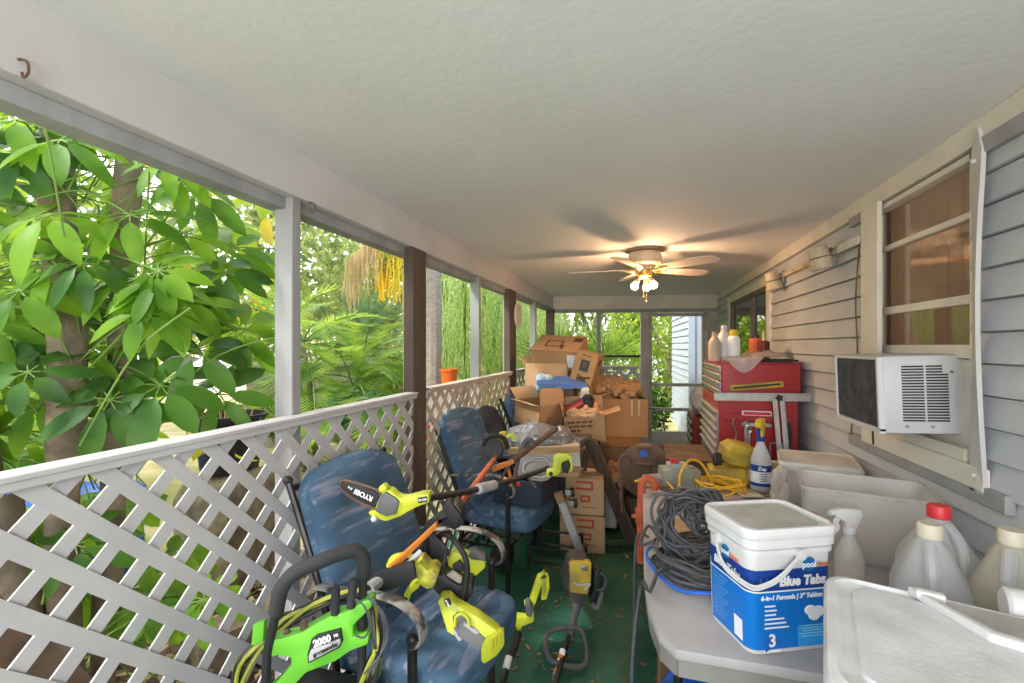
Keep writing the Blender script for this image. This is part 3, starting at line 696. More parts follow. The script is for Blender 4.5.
# ================================================================== CEILING FAN
fan = thing('ceiling_fan', 'cream flush-mount ceiling fan with five blades and lit bulbs', 'ceiling fan', (.03,3.84,ZC))
m = MB(); m.lathe([(.155,0),(.155,-.012),(.135,-.02),(.12,-.025)], 32); m.build('ceiling_plate', M_['bronze'], fan)
mk('fan_cream', (.66,.55,.40), .4, var=.08)
m = MB(); m.lathe([(.118,-.02),(.128,-.04),(.13,-.075),(.125,-.11),(.105,-.125),(.06,-.128)], 32); m.build('motor_housing', M_['fan_cream'], fan)
m = MB()
for k in range(20):
    a = 2*PI*k/20; m.box((.075*math.cos(a),.075*math.sin(a),-.143),(.012,.008,.03),rot=(0,0,a))
m.cyl((0,0,-.125),(0,0,-.16),.06); m.build('vent_ring', M_['fan_cream'], fan)
mk('brass', (.70,.48,.16), .3, .8, var=.15)
m = MB(); m.lathe([(.03,-.155),(.055,-.16),(.055,-.21),(.04,-.225),(.02,-.23)], 24); m.build('switch_housing', M_['brass'], fan)
mk('blade', (.70,.60,.50), .45, col2=(.62,.52,.42), scale=5)
for k in range(5):
    a = math.radians(35+72*k); R = Matrix.Rotation(a, 4, 'Z') @ Matrix.Translation((0,0,-.155)) @ Matrix.Rotation(math.radians(-11), 4, 'X')
    m = MB(R); pts = [(.17,-.045),(.24,-.06),(.45,-.07),(.56,-.066),(.605,-.04),(.615,0),(.605,.04),(.56,.066),(.45,.07),(.24,.06),(.17,.045)]
    m.prism(pts, -.003, .003); b = m.build('blade', M_['blade'], fan)
    m = MB(R); m.tube([(.05,0,-.004),(.10,.0,-.02),(.15,0,-.008)], .012, 8, flat=(1,.6)); 
    m.tube([(.15+.05*math.cos(t),.028*math.sin(t),-.006) for t in [2*PI*i/14 for i in range(14)]], .006, 6, closed=True); m.build('blade_bracket', M_['brass'], b)
    b.data.update()
bulbm = pm('lit_bulb', (1,.9,.75), .3, emit=(1,.78,.5), estr=38)
for k, a in enumerate((200, 320, 80)):
    a = math.radians(a); c, d = math.cos(a), math.sin(a)
    m = MB(); m.tube(spline([(.02*c,.02*d,-.22),(.05*c,.05*d,-.232),(.065*c,.065*d,-.25)], 4), .009, 8); m.cyl((.06*c,.06*d,-.24),(.075*c,.075*d,-.265),.018,.02,12)
    arm = m.build('lamp_arm', M_['brass'], fan)
    m = MB(); m.sph((.085*c,.085*d,-.29), .03, seg=16); m.build('bulb', bulbm, arm)
m = MB()
for dx, l in ((.012,.19),(-.01,.15)):
    m.tube([(dx,0,-.225),(dx,0,-.225-l)], .0016, 5); m.sph((dx,0,-.225-l), .006, seg=8)
m.cyl((0,0,-.225),(0,0,-.33),.010); m.build('pull_chain', M_['brass'], fan)
fan_light = (.03,3.84,ZC-.30)

# ================================================================== RIGHT WALL FITTINGS
ac = thing('air_conditioner', 'white window air conditioner jutting from the near window', 'air conditioner', (.905,2.089,1.212), (math.radians(0),math.radians(-2.0),0))
mk('ac_white', (.55,.565,.59), .4, col2=(.48,.49,.51), scale=5); mk('ac_coil', (.045,.045,.05), .7, col2=(.09,.085,.08), scale=20, bump=.5, bscale=200)
m = MB(); m.box((.135,.20,.150),(.27,.40,.300),bev=.012,seg=2); m.build('case', M_['ac_white'], ac)
m = MB(); m.box((-.004,.205,.152),(.012,.385,.262)); 
for k in range(60): m.box((-.011,.02+.0063*k,.152),(.004,.0022,.255))
for (y,z) in ((.1,.06),(.14,.21),(.25,.13)): m.sph((-.012,y,z),.006,(.4,1,1),8)
m.build('condenser_coil', M_['ac_coil'], ac)
m = MB()
for (y,z,dy,dz) in ((.205,.29,.41,.012),(.205,.010,.41,.020),(.008,.148,.016,.28),(.402,.148,.016,.28)): m.box((-.008,y,z),(.022,dy,dz),bev=.002)
m.build('coil_frame', M_['white_plastic'], ac)
m = MB()
for k in range(20):
    z = .052+.0108*k
    for x0, x1 in ((.058,.128),(.136,.136+(.068 if k < 17 else .05))): m.box(((x0+x1)/2,-.0005,z),(x1-x0,.004,.0058))
m.build('side_louvers', M_['print_black'], ac)
m = MB(); m.box((.225,-.002,.16),(.006,.006,.14),bev=.002); m.build('side_rib', M_['ac_white'], ac)
for x, z in ((.07,.03),(.15,.03),(.215,.235)):
    m = MB(); m.cyl((x,.002,z),(x,-.004,z),.006,seg=8); m.build('screw', M_['steel'], ac)
m = MB(); m.box((.165,.25,-.004),(.10,.03,.012)); m.cyl((.08,.30,0),(.08,.30,-.10),.004); m.build('bracket', M_['dark_metal'], ac)

tl = thing('track_light', 'old cream twin-head track light mounted on the siding', 'lamp', (XR-.03,3.1,2.11))
mk('aged_cream', (.60,.53,.40), .5, col2=(.42,.33,.22), scale=12)
m = MB(); ya = atX(862,239,XR-.03); yb_ = atX(776,279,XR-.03); m.bar(ya, yb_, .022, .030, bev=.003); m.build('rail', M_['aged_cream'], tl, world=True)
m = MB(); q = ya.lerp(yb_,.10); m.bar(ya-V((.012,0,0)), ya.lerp(yb_,.17)-V((.012,0,0)), .01, .05, bev=.004); m.build('rail_cover', M_['white_dirty'], tl, world=True)
for px, py, s in ((820,258,1.),(773,281,1.)):
    p = atX(px, py, XR-.10); R = Matrix.Translation(p) @ Matrix.Rotation(math.radians(-12), 4, 'Y')
    m = MB(R); m.lathe([(.02,.075),(.046,.07),(.05,.05),(.052,0),(.058,-.005),(.060,-.065),(.053,-.066),(.05,-.03),(.01,-.028)], 24); h = m.build('lamp_head', M_['aged_cream'], tl, world=True)
    m = MB(R); m.lathe([(.0535,.004),(.0605,0),(.0535,-.008)], 24); m.build('band', M_['bronze'], h, world=True)
    m = MB(R); m.sph((0,0,-.045),.036,(1,1,.5)); m.build('bulb', M_['light_grey'], h, world=True)
    m = MB(); m.tube([p+V((.03,0,.02)), (XR-.04,p.y,2.125)], .011, 8); m.build('swivel_arm', M_['rust'], h, world=True)
m = MB(); p0 = atX(783,276,XR-.03); m.cyl(p0+V((.02,0,0)), p0-V((.05,0,0)), .012); m.bar(p0+V((0,0,.05)), p0-V((0,0,.05)), .02, .012); m.build('end_clamp', M_['steel'], tl, world=True)
m = MB(); q = atX(860,240,XR-.03); m.tube(spline([q, q+V((0,.05,-.3)), q+V((0,.03,-.65)), q+V((-.01,.08,-1.02))], 6), .004, 6)
tag(m.build('power_cord', M_['brown_grime']), 'thin brown cord hanging down the siding beside the near window', 'cord')
for k, (px, py, lab) in enumerate(((22,64,'rusty cup hook screwed into the white beam at far left'),(311,205,'rusty cup hook screwed into the white beam above first grey post'))):
    p = atX(px, py, XL+.012); m = MB(); m.tube(spline([p+V((-.014,0,.012)), p+V((0,0,.010)), p+V((.018,0,0)), p+V((.02,0,-.022)), p+V((.004,0,-.03)), p+V((-.0,0,-.018))], 5), .003, 6)
    tag(m.build('cup_hook', M_['rust']), lab, 'hook')
p = atX(518,315,XL+.03); m = MB(Matrix.Translation(p) @ Matrix.Rotation(PI/2,4,'Y')); m.lathe([(.001,-.012),(.13,-.012),(.14,0),(.13,.012),(.11,.012),(.108,.008),(.001,.008)], 36)
o = m.build('wall_plaque', M_['cream_trim']); tag(o, 'round cream wall dial hung on the farther brown post', 'dial')
m = MB(); m.sph(atY(719,293,7.35),.03,(1,.7,.9),10); tag(m.build('door_chime', M_['dark_metal']), 'small dark knob in the far right ceiling corner', 'fitting')

# ================================================================== TABLES
def fold_table(name, label, x0, x1, y0, y1, zt, ch=.05):
    t = thing(name, label, 'table', ((x0+x1)/2,(y0+y1)/2,0))
    poly = [(x0+ch+.03,y0),(x1-.03,y0),(x1,y0+.03),(x1,y1-.03),(x1-.03,y1),(x0+.03,y1),(x0,y1-.03),(x0,y0+.36),(x0+.012,y0+.18),(x0+.038,y0+.06)]
    m = MB(); m.prism(poly, zt-.028, zt, bev=.004); m.build('tabletop', M_['table_top'], t, world=True)
    m = MB()
    ins = [(x0+.048,y0+.065),(x0+ch+.036,y0+.012),(x1-.02,y0+.012),(x1-.012,y1-.02),(x0+.012,y1-.02),(x0+.012,y0+.36),(x0+.024,y0+.185)]
    for i in range(len(ins)):
        a, b = ins[i], ins[(i+1) % len(ins)]; m.bar((*a,zt-.05),(*b,zt-.05),.015,.05)
    m.build('apron', M_['table_edge'], t, world=True)
    for (x, y) in ((x0+.10,y0+.20),(x1-.10,y0+.20),(x0+.10,y1-.15),(x1-.10,y1-.15)):
        m = MB(); m.cyl((x,y,zt-.05),(x,y,0),.014); m.build('leg', M_['dark_metal'], t, world=True)
    return t
fold_table('folding_table', 'pale grey folding table carrying the blue bucket and cable coils', .01, 1.09, 1.30, 2.74, .74)
fold_table('folding_table', 'small grey folding table under the white cooler in the near corner', .50, 1.09, .42, 1.26, .74)
wb = thing('workbench', 'worn brown wooden bench in front of the red tool chest', 'workbench', (.55,3.1,0))
m = MB(); m.prism([(.01,2.75),(1.08,2.75),(1.08,3.44),(.46,3.44),(.46,3.03),(.01,3.03)], .70, .74, bev=.003); m.build('benchtop', M_['bench_wood'], wb, world=True)
for (x,y) in ((.06,2.80),(1.03,2.80),(.06,2.99),(1.03,3.40),(.51,3.40)):
    m = MB(); m.box((x,y,.35),(.07,.07,.70)); m.build('leg', M_['bench_wood'], wb, world=True)

# ---- white cooler, near right corner
a = math.radians(-18.5); Mc = Matrix.Translation((.422,1.265,.775)) @ Matrix.Rotation(a, 4, 'Z')
cl = thingM('cooler', 'large white cooler with a recessed lid handle, bottom right corner', 'cooler', Mc)
LW, LD, LH = .66, .46, .245
m = MB(Matrix.Translation((LW/2,-LD/2,0))); m.loft([[(p[0]*k,p[1]*k,z) for p in rrect(LW-.03,LD-.03,.05,5)] for z,k in ((0,.93),(.008,.95),(.17,1.0))]); m.build('body', M_['white_plastic'], cl)
m = MB(Matrix.Translation((LW/2,-LD/2,0)))
def rr(w,h,r,z): return [(p[0],p[1],z) for p in rrect(w,h,r,6)]
m.loft([rr(LW-.004,LD-.004,.055,.165),rr(LW,LD,.055,.172),rr(LW,LD,.055,.222),rr(LW-.012,LD-.012,.05,.236),rr(LW-.04,LD-.04,.045,.240),rr(LW-.055,LD-.055,.042,.234),rr(LW-.10,LD-.10,.04,.232),rr(LW-.106,LD-.106,.04,.238),rr(LW-.13,LD-.13,.04,.2385)])
lid = m.build('lid', M_['white_dirty'] if False else pm('cooler_white',(.70,.71,.73),.45,col2=(.54,.54,.56),scale=9,bump=.1,bscale=120), cl)
m = MB(); m.prism([(.16,-.028),(.42,-.028),(.42,-.17),(.255,-.14)], .2385, .2415); m.build('handle_recess', M_['lid_grime'], lid)
m = MB(); m.prism([(.150,-.030),(.160,-.022),(.262,-.140),(.44,-.172),(.44,-.196),(.248,-.160)], .238, .256, bev=.004); m.box((.185,-.043,.252),(.05,.022,.018),bev=.006,seg=2); m.build('lid_handle', M_['white_plastic'], lid)
p = atD(1003,604,.96); m = MB(); m.lathe([(.004,0),(.03,.0),(.036,.006),(.036,.15),(.03,.16),(.01,.162)], 24, frame(p,(0,0,-1),(.25,.95,0)) )
tag(m.build('foam_roll', M_['white_plastic']), 'short white cylinder lying on the cooler lid at right photo edge', 'roll')

# ---- blue pool tablets bucket
a = math.radians(23.8); Mk = Matrix.Translation((.343,1.456,.742)) @ Matrix.Rotation(a, 4, 'Z')
bk = thingM('tablet_bucket', 'square blue and white pool tablet bucket with lid, at front table edge', 'bucket', Mk)
bw, bd, bh = .248, .20, .325
m = MB(); m.loft([[(p[0],p[1],z) for p in rrect(bw*k,bd*k,.028,5)] for z,k in ((0,.93),(.004,.945),(.225,.985),(.28,1.0))]); m.build('tub', M_['white_plastic'], bk)
m = MB()
def lab(k): return rrect(bw*k+.002,bd*k+.002,.029,5)
m.loft([[(p[0],p[1],z) for p in lab(k)] for z,k in ((.012,.945),(.165,.974))], False, False); body = m.build('label', M_['blue_label'], bk)
m = MB(); m.loft([[(p[0],p[1],z) for p in lab(k)] for z,k in ((.165,.9745),(.222,.985))], False, False); m.build('label_band', M_['navy'], body)
m = MB(); m.loft([[(p[0],p[1],z) for p in rrect(bw*k+.004,bd*k+.004,.03,5)] for z,k in ((.163,.974),(.167,.975))], False, False); m.build('label_stripe', M_['print_white'], body)
m = MB()
for z0, z1, g in ((.262,.276,.012),(.282,.306,.020)): m.loft([[(p[0],p[1],z) for p in rrect(bw+gg,bd+gg,.034,5)] for z,gg in ((z0,.0),(z0+.001,g),(z1-.002,g),(z1,g-.004))])
m.build('rim', M_['white_plastic'], bk)
m = MB(); m.loft([[(p[0],p[1],z) for p in rrect(bw+g,bd+g,.036,5)] for z,g in ((.304,.022),(.308,.026),(.326,.026),(.332,.02),(.333,.008),(.326,-.004),(.325,-.02))]); ld = m.build('lid', M_['white_plastic'], bk)
m = MB(); m.prism(rrect(bw-.035,bd-.035,.025,5), .325, .3275); m.build('lid_panel', M_['lid_grime'], ld)
m = MB(); hy = -bd/2-.010
pl = (-bw/2-.012,-.0,.252); pr = (bw/2-.04,hy-.003,.275)
# bail swings down across the near corner
for off in (0, .008):
    m.tube(spline([(-bw/2-.012,.03,.255),(-bw/2-.026,-.03,.205+off),(-bw/2-.006,-bd/2-.010,.186+off),(-.095,-bd/2-.028,.196+off),(-.05,-bd/2-.03,.220+off),(.015,-bd/2-.012,.264)], 7), .0036, 6)
m.cyl((.015,-bd/2-.002,.264),(.015,-bd/2-.018,.264),.014); m.cyl((-bw/2,.03,.255),(-bw/2-.016,.03,.255),.014); m.build('bail_handle', M_['white_plastic'], bk)
def bf(x, z, d=.0016, z_k=None):                # frame on front face (towards -y)
    k = .945+.04*z/.222; return frame((x,-bd*k/2-d,z),(1,0,0),(0,.035,1))
def bl(y, z, d=.0016):                          # frame on left face
    k = .945+.04*z/.222; return frame((-bw*k/2-d,y,z),(0,-1,0),(-.03,0,1))
PW, PB = M_['print_white'], M_['print_black']
text('Blue Tabs', .034, PW, body, bf(.030,.189), bold=.0016, shear=.15)
pm('cyan_print',(.05,.28,.66),.5)
m = MB(bf(-.072,.192))
for k in range(3): m.prism([(-.026+.018*k,-.010),(-.018+.018*k,.010),(-.010+.018*k,-.010),(-.014+.018*k,-.010),(-.018+.018*k,.002),(-.022+.018*k,-.010)], 0, .0006)
m.build('faint_print', bpy.data.materials['cyan_print'], body)
text('6-in-1 Formula | 3" Tablets', .0165, PW, body, bf(.0,.148), bold=.0006, shear=.2)
for k, wln in enumerate((.030,.034,.032,.056,.062,.070)):
    m = MB(bf(-.078+wln/2,.127-.0115*k)); m.box((0,0,.0004),(wln,.0042,.0005)); m.build('print_line', PW, body)
text('3', .045, PW, body, bf(-.055,.034), bold=.0012)
m = MB(bf(-.05,.034)); m.prism([(-.026,.028),(.026,0),(-.026,-.028)], -.0002, .0003); m.build('triangle_mark', pm('mid_blue',(.01,.13,.5),.4), body)
m = MB()
for (x,z,r) in ((.055,.108,.017),(.078,.104,.018),(.066,.094,.017)): m.lathe([(r*.2,.003),(r*.9,.003),(r,.0015),(r,0)], 20, bf(x,z,.001) @ Matrix.Diagonal((1,.8,1,1)))
m.build('tablet_picture', PW, body)
m = MB(bf(.06,.045)); m.prism([(-.042,.032),(.042,.032),(.042,-.03),(-.042,-.03)], 0, .0005); m.build('fine_print', pm('mid_blue2',(.02,.30,.72),.4), body)
for k in range(7): 
    m = MB(bf(.06,.068-.007*k)); m.box((0,0,.0008),(.074-.01*(k%3),.0022,.0004)); m.build('print_line', pm('pale_blue',(.25,.55,.85),.5) if k == 0 else bpy.data.materials['pale_blue'], body)
m = MB(bf(-.055,.008)); m.box((0,0,.0005),(.05,.006,.0004)); m.build('print_line', PW, body)
for (Mx, s) in ((bf(.048,.232,.003),1.),(bl(-.0,.232,.003),.95)):
    m = MB(Mx); m.lathe([(.019,0),(.019,.0006)], 24); m.build('logo_disc', pm('logo_blue',(.01,.16,.42),.4), bk)
    text('pool', .022*s, PW, bk, Mx @ Matrix.Translation((-.001,-.001,.001)), bold=.0006); text('time', .020*s, pm('logo_orange',(.75,.2,.08),.5), bk, Mx @ Matrix.Translation((.040,-.001,.0005)), bold=.0004)
text('Blue Tabs', .030, PW, body, bl(.0,.190), bold=.001, shear=.15)
m = MB(bl(-.05,.05)); m.box((0,0,.0004),(.035,.055,.0006)); m.build('white_patch', PW, body)
for k in range(12):
    m = MB(bl(.028,.150-.0105*k)); m.box((-.006*(k%3),0,.0004),(.07-.012*(k%3),.0016,.0004)); m.build('print_line', bpy.data.materials['pale_blue'], body)
m = MB(bl(.075,.10)); m.box((0,0,.0004),(.0012,.17,.0004)); m.build('print_line', PW, body)

# ---- cable coils
def coil(name, label, c, R, n, tr, mat, tilt=(0,0,0), zspread=.05, rspread=.05, seed=1, tail=None, squash=1.):
    r_ = random.Random(seed); T = Matrix.Translation(c) @ Euler(tilt).to_matrix().to_4x4(); pts = []
    for i in range(n*14):
        a = 2*PI*i/14; k = i//14
        rr_ = R-rspread*r_.random()*.5-rspread*.5*abs(math.sin(k*1.7)); z = tr+zspread*abs(math.sin(k*2.3))+.006*r_.random()
        pts.append(T @ V((rr_*math.cos(a)*squash+.012*math.sin(k*1.3), rr_*math.sin(a)+.012*math.cos(k*2.1), z)))
    if tail: pts += [V(p) for p in tail]
    m = MB(); m.tube(spline(pts, 3), tr, 6); return m, tag(m.build(name, M_[mat]), label, 'cable')
pc = atZ(692,592,.74); pc = V((.225,1.78,.742))
tail = [atZ(668,566,.78), atZ(650,592,.765), V((.0,1.66,.72)), V((-.03,1.62,.45)), V((-.02,1.60,.1)), V((.0,1.5,.012))]
coil('cable_coil', 'flat lower coil of dark cable lying on the table with a tail hanging to floor', pc, .20, 11, .0068, 'cable', zspread=.05, rspread=.08, seed=3, tail=tail)
pc2 = V((.205,1.90,.845)); 
coil('cable_coil', 'upright grey cable coil heaped on the flat coil behind the blue bucket', pc2, .160, 17, .0060, 'cable', (math.radians(52),math.radians(8),math.radians(-20)), .07, .09, seed=5)
coil('cable_coil', 'small inner bundle of looped grey cable inside the upright coil', V((.235,1.92,.875)), .095, 12, .0055, 'cable', (math.radians(50),math.radians(20),math.radians(-10)), .05, .08, seed=8)
m = MB()
q = [pc+V((.205*math.cos(a),.205*math.sin(a),.004+.03*abs(math.sin(a*1.5)))) for a in [math.radians(150+8*i) for i in range(24)]]; m.tube(q, .006, 6)
tag(m.build('blue_cable', M_['blue_bright']), 'bright blue cable winding through the flat dark coil on the table', 'cable')
m = MB(); m.tube(spline([(.07,1.99,.76),(.03,2.0,.80),(.0,1.93,.755),(.03,1.9,.77),(.10,1.93,.80)], 6), .006, 6); m.tube(spline([(.03,2.0,.752),(-.01,2.02,.752),(-.025,1.98,.65),(-.03,1.95,.25),(-.04,1.9,.02)], 6), .0055, 6)
tag(m.build('loose_cable', M_['cable']), 'loose thin dark cable drooping over the table edge left of the coils', 'cable')
m = MB(); m.box((.16,2.18,.744),(.10,.16,.008),rot=(0,0,.3)); tag(m.build('paper_scrap', M_['cardboard_light']), 'tan cardboard scrap poking out behind the upright cable coil', 'scrap')

# ---- jugs
def jug(label, p, rz, cap, liquid=False, s=1.0, bodymat=None):
    t = thing('plastic_jug', label, 'jug', p, rz, 'milky pool chemical jugs by the wall'); b = .083*s; h = .34*s
    prof = [(b*.92,0),(b,.012),(b,.13*s),(b*.99,.165*s),(b*.90,.195*s),(b*.44,.285*s),(b*.29,.300*s),(b*.28,.306*s)]
    m = MB(); rings = []
    for r, z in prof:
        q = 5 if z < .2*s else 3.2 if z < .26*s else 2; ring = []
        for k in range(32):
            a = 2*PI*k/32; c, d = math.cos(a), math.sin(a); mm = (abs(c)**q+abs(d)**q)**(-1/q); ring.append((r*c*mm, r*d*mm, z))
        rings.append(ring)
    m.loft(rings); bd_ = m.build('body', bodymat or M_['jug'], t)
    m = MB(); m.tube(spline([(b*.40,0,.288*s),(b*.78,0,.268*s),(b*1.02,0,.225*s),(b*1.04,0,.16*s),(b*.95,0,.12*s)], 5), .013*s, 8, flat=(1,1.3)); m.build('handle', M_['jug'], t)
    m = MB(); m.lathe([(b*.30,.302*s),(b*.335,.304*s),(b*.335,.333*s),(b*.30,h),(.004,h)], 24); m.build('cap', M_[cap], t); return t
M_['jug'] = plasticmat('milky_plastic', (.72,.74,.76), .40)
M_['jug_yellow'] = plasticmat('milky_plastic_stained', (.70,.66,.54), .3)
jug('milky jug with cream cap, nearest of the jugs behind the cooler', (.735,1.47,.742), math.radians(-112), 'cream_cap')
jug('milky jug with a bright red cap, standing behind the cream-capped jugs', (.845,1.645,.742), math.radians(-80), 'red_cap')
jug('stained milky jug with cream cap at the right photo edge by the siding', (.912,1.475,.742), math.radians(-125), 'cream_cap', bodymat=M_['jug_yellow'])
# ---- trigger spray bottles
def sprayer(name, label, p, rz, h, body_mat, trig_mat, neck_mat, s=1., hr=0.):
    t = thing(name, label, 'spray bottle', p, rz); r = .043*s; hb = h*.70
    m = MB(); m.lathe([(r*.9,0),(r,.006),(r,hb*.50),(r*.94,hb*.62),(r*.62,hb*.80),(r*.36,hb*.93),(r*.33,hb)], 28); b = m.build('bottle', M_[body_mat], t)
    m = MB(); m.lathe([(r*.38,hb*.97),(r*.42,hb*.98),(r*.42,hb*1.06),(r*.3,hb*1.08)], 20); m.build('collar', M_[neck_mat], t)
    z = hb*1.06; k = h-z; HR = Matrix.Rotation(hr, 4, 'Z')
    m = MB(HR); m.prism([(-.018*s,0),(.016*s,0),(.018*s,k*.35),(.052*s,k*.62),(.052*s,k*.9),(.03*s,k),(-.03*s,k*.97),(-.04*s,k*.72)], -.012*s, .012*s, frame((0,0,z),(1,0,0),(0,0,1)), bev=.003)
    m.cyl((.05*s,0,z+k*.76),(.066*s,0,z+k*.76),.010*s); m.build('spray_head', M_[trig_mat], t)
    m = MB(HR); m.tube(spline([(.030*s,0,z+k*.6),(.045*s,0,z+k*.35),(.04*s,0,z+k*.05),(.05*s,0,z-k*.12)], 5), .006*s, 8, flat=(1,1.4)); m.build('trigger', M_[neck_mat], t); return t, b, r, hb
M_['clear_plastic'] = plasticmat('clear_plastic', (.80,.78,.76), .4, .25)
M_['frosted'] = plasticmat('frosted_plastic', (.70,.72,.78), .12)
sprayer('spray_bottle', 'clear spray bottle with white trigger head beside the blue bucket', (.672,1.79,.742), math.radians(195), .265, 'clear_plastic', 'white_plastic', 'white_plastic')
m = MB(); m.cyl((.585,1.86,.742),(.585,1.86,.90),.028); m.cyl((.585,1.86,.92),(.585,1.86,.955),.02); tag(m.build('red_bottle', M_['red_cap']), 'small red bottle half hidden between blue bucket and clear spray bottle', 'bottle')
t, b, r, hb = sprayer('spray_bottle', 'frosted spray bottle with yellow trigger and navy label, on the wooden bench', (.650,2.875,.742), math.radians(-60), .40, 'frosted', 'yellow', 'navy', 1.28, math.radians(-95))
t.rotation_euler = (0,0,math.radians(-20))
m = MB()
for z0, z1, kk, mt in ((.055,.175,1,0),):
    m.grid(lambda u,v: ((r+.001)*math.cos(math.radians(-150+150*u)),(r+.001)*math.sin(math.radians(-150+150*u)),.03+.115*v), 14, 2)
lb = m.build('label', M_['print_white'], b)
m = MB(); m.grid(lambda u,v: ((r+.0018)*math.cos(math.radians(-150+150*u)),(r+.0018)*math.sin(math.radians(-150+150*u)),.11+.036*v), 14, 1); m.build('label_top', M_['navy'], lb)
m = MB(); m.grid(lambda u,v: ((r+.0018)*math.cos(math.radians(-150+150*u)),(r+.0018)*math.sin(math.radians(-150+150*u)),.03+.018*v), 14, 1); m.build('label_foot', M_['navy'], lb)
av = math.radians(-75); text('Zep', .026, M_['print_white'], lb, frame(((r+.003)*math.cos(av),(r+.003)*math.sin(av),.128),(-math.sin(av),math.cos(av),0),(0,0,1)), bold=.001)
for k in range(5):
    m = MB(frame(((r+.0025)*math.cos(av),(r+.0025)*math.sin(av),.100-.010*k),(-math.sin(av),math.cos(av),0),(0,0,1))); m.box((.006,0,0),(.040-.006*(k%3),.0032,.001)); m.build('print_line', M_['navy'], lb)

# ---- translucent bin and lidded tub
M_['bin'] = plasticmat('bin_plastic', (.74,.73,.71), .42)
Mb_ = Matrix.Translation((.834,2.105,.742)) @ Matrix.Rotation(math.radians(-13.7),4,'Z')
bn = thingM('storage_bin', 'open translucent plastic bin on the table under the air conditioner', 'storage bin', Mb_)
m = MB(); o_ = lambda w,h,z: [(p[0],p[1],z) for p in rrect(w,h,.03,4)]
m.loft([o_(.37,.24,0),o_(.385,.25,.02),o_(.40,.27,.255),o_(.425,.295,.258),o_(.425,.295,.268),o_(.40,.268,.268),o_(.392,.262,.255),o_(.375,.243,.02),o_(.36,.23,.008)], True, True); m.build('tub', M_['bin'], bn)
m = MB()
for k in range(6): m.box((-.15+.06*k,-.142,.262),(.03,.012,.012),bev=.003)
m.build('rim_lugs', M_['bin'], bn)
Mt = Matrix.Translation((.885,2.74,.742)) @ Matrix.Rotation(math.radians(-13),4,'Z')
tb = thingM('lidded_tub', 'grimy white square tub with closed lid behind the translucent bin', 'tub', Mt)
m = MB(); m.loft([o_(.29,.29,0),o_(.31,.31,.02),o_(.33,.33,.165),o_(.345,.345,.168),o_(.345,.345,.185)]); m.build('tub', M_['white_dirty'], tb)
m = MB(); m.loft([o_(.35,.35,.182),o_(.355,.355,.188),o_(.355,.355,.212),o_(.335,.335,.222),o_(.32,.32,.218),o_(.28,.28,.222)]); m.build('lid', M_['white_dirty'], tb)
M_['film'] = plasticmat('plastic_film', (.72,.68,.66), .3, .25)
m = MB(); m.puff((.06,.10,.20), 8, 3, .03, 18, 4, Matrix.Translation((.665,2.56,.845))); tag(m.build('plastic_bag', M_['film']), 'crumpled white plastic bag beside the lidded tub on the table', 'plastic bag')

# ---- things on the bench
m = MB(); m.box((.90,2.98,.79),(.36,.09,.10),bev=.004); tag(m.build('timber_block', M_['wood']), 'rough timber block on the bench under the T-square', 'block')
yb2 = thing('work_light', 'dirty yellow box work light with tilted head on the bench', 'work light', (.47,2.95,.742))
m = MB(Matrix.Translation((.49,2.98,.742))); m.loft([[(p[0],p[1],z) for p in rrect(w,d,.02,3)] for z,w,d in ((0,.20,.16),(.01,.21,.17),(.085,.20,.16),(.095,.17,.13))]); m.build('base', M_['yellow_dirty'], yb2, world=True, sharp=18)
R = Matrix.Translation((.555,3.0,.915)) @ Euler((.12,.24,.25)).to_matrix().to_4x4() @ Matrix.Diagonal((.9,.9,.9,1))
m = MB(R); m.loft([[(p[0],p[1],z) for p in rrect(w,d,.02,3)] for z,w,d in ((-.07,.17,.15),(-.06,.19,.16),(.02,.20,.17),(.065,.14,.13))]); m.build('lamp_head', M_['yellow_dirty'], yb2, world=True, sharp=18)
m = MB(); m.puff((.05,.05,.09),5,3,.01,20,3,Matrix.Translation((.435,2.93,.885))); m.build('socket', M_['black_plastic'], yb2, world=True)
m = MB(); cc = atZ(728,493,.745)
pts = []
for i in range(60): a = 2*PI*i/13; pts.append(cc+V((.115*math.cos(a)*(1+.12*math.sin(i*.7))-.04, .10*math.sin(a), .012+.05*abs(math.sin(i*.41)))))
m.tube(spline(pts,3), .0055, 6); tag(m.build('extension_cord', M_['cord_yellow']), 'loosely looped yellow extension cord in front of the yellow work light', 'cord')
m = MB(); jb = atZ(675,488,.745)
m.tube(spline([jb+V((-.22,-.0,.02)), jb+V((-.08,.02,.05)), jb+V((0,-.12,.02)), jb+V((.02,-.13,.12)), jb+V((.07,-.08,.18)), jb+V((.14,-.02,.15)), jb+V((.20,.0,.04)), jb+V((.25,.05,.01)), jb+V((.38,.06,.012))], 7), .007, 8)
tag(m.build('yellow_cord', M_['cord_yellow']), 'thick yellow cord arching over the grey junction box', 'cord')
jbx = thing('junction_box', 'grey metal switch box with red button at the bench edge', 'switch box', jb, math.radians(15))
mk('box_grey', (.33,.34,.27), .55, col2=(.24,.24,.20), scale=12)
m = MB(); m.box((.04,.05,.055),(.21,.13,.10),bev=.012,seg=2); m.build('case', M_['box_grey'], jbx)
m = MB(); m.box((.03,.05,.115),(.11,.08,.035),bev=.006); m.build('switch_plate', M_['light_grey'], jbx)
m = MB(); m.box((.01,.04,.142),(.05,.025,.025),rot=(0,.3,0),bev=.004); m.build('red_button', M_['red_cap'], jbx)
m = MB(); m.tube(spline([(-.06,.05,.04),(-.12,.05,.045),(-.19,.04,.03)],4), [.025]*3+[.02]*3+[.012]*3, 10); m.build('plug', M_['light_grey'], jbx)
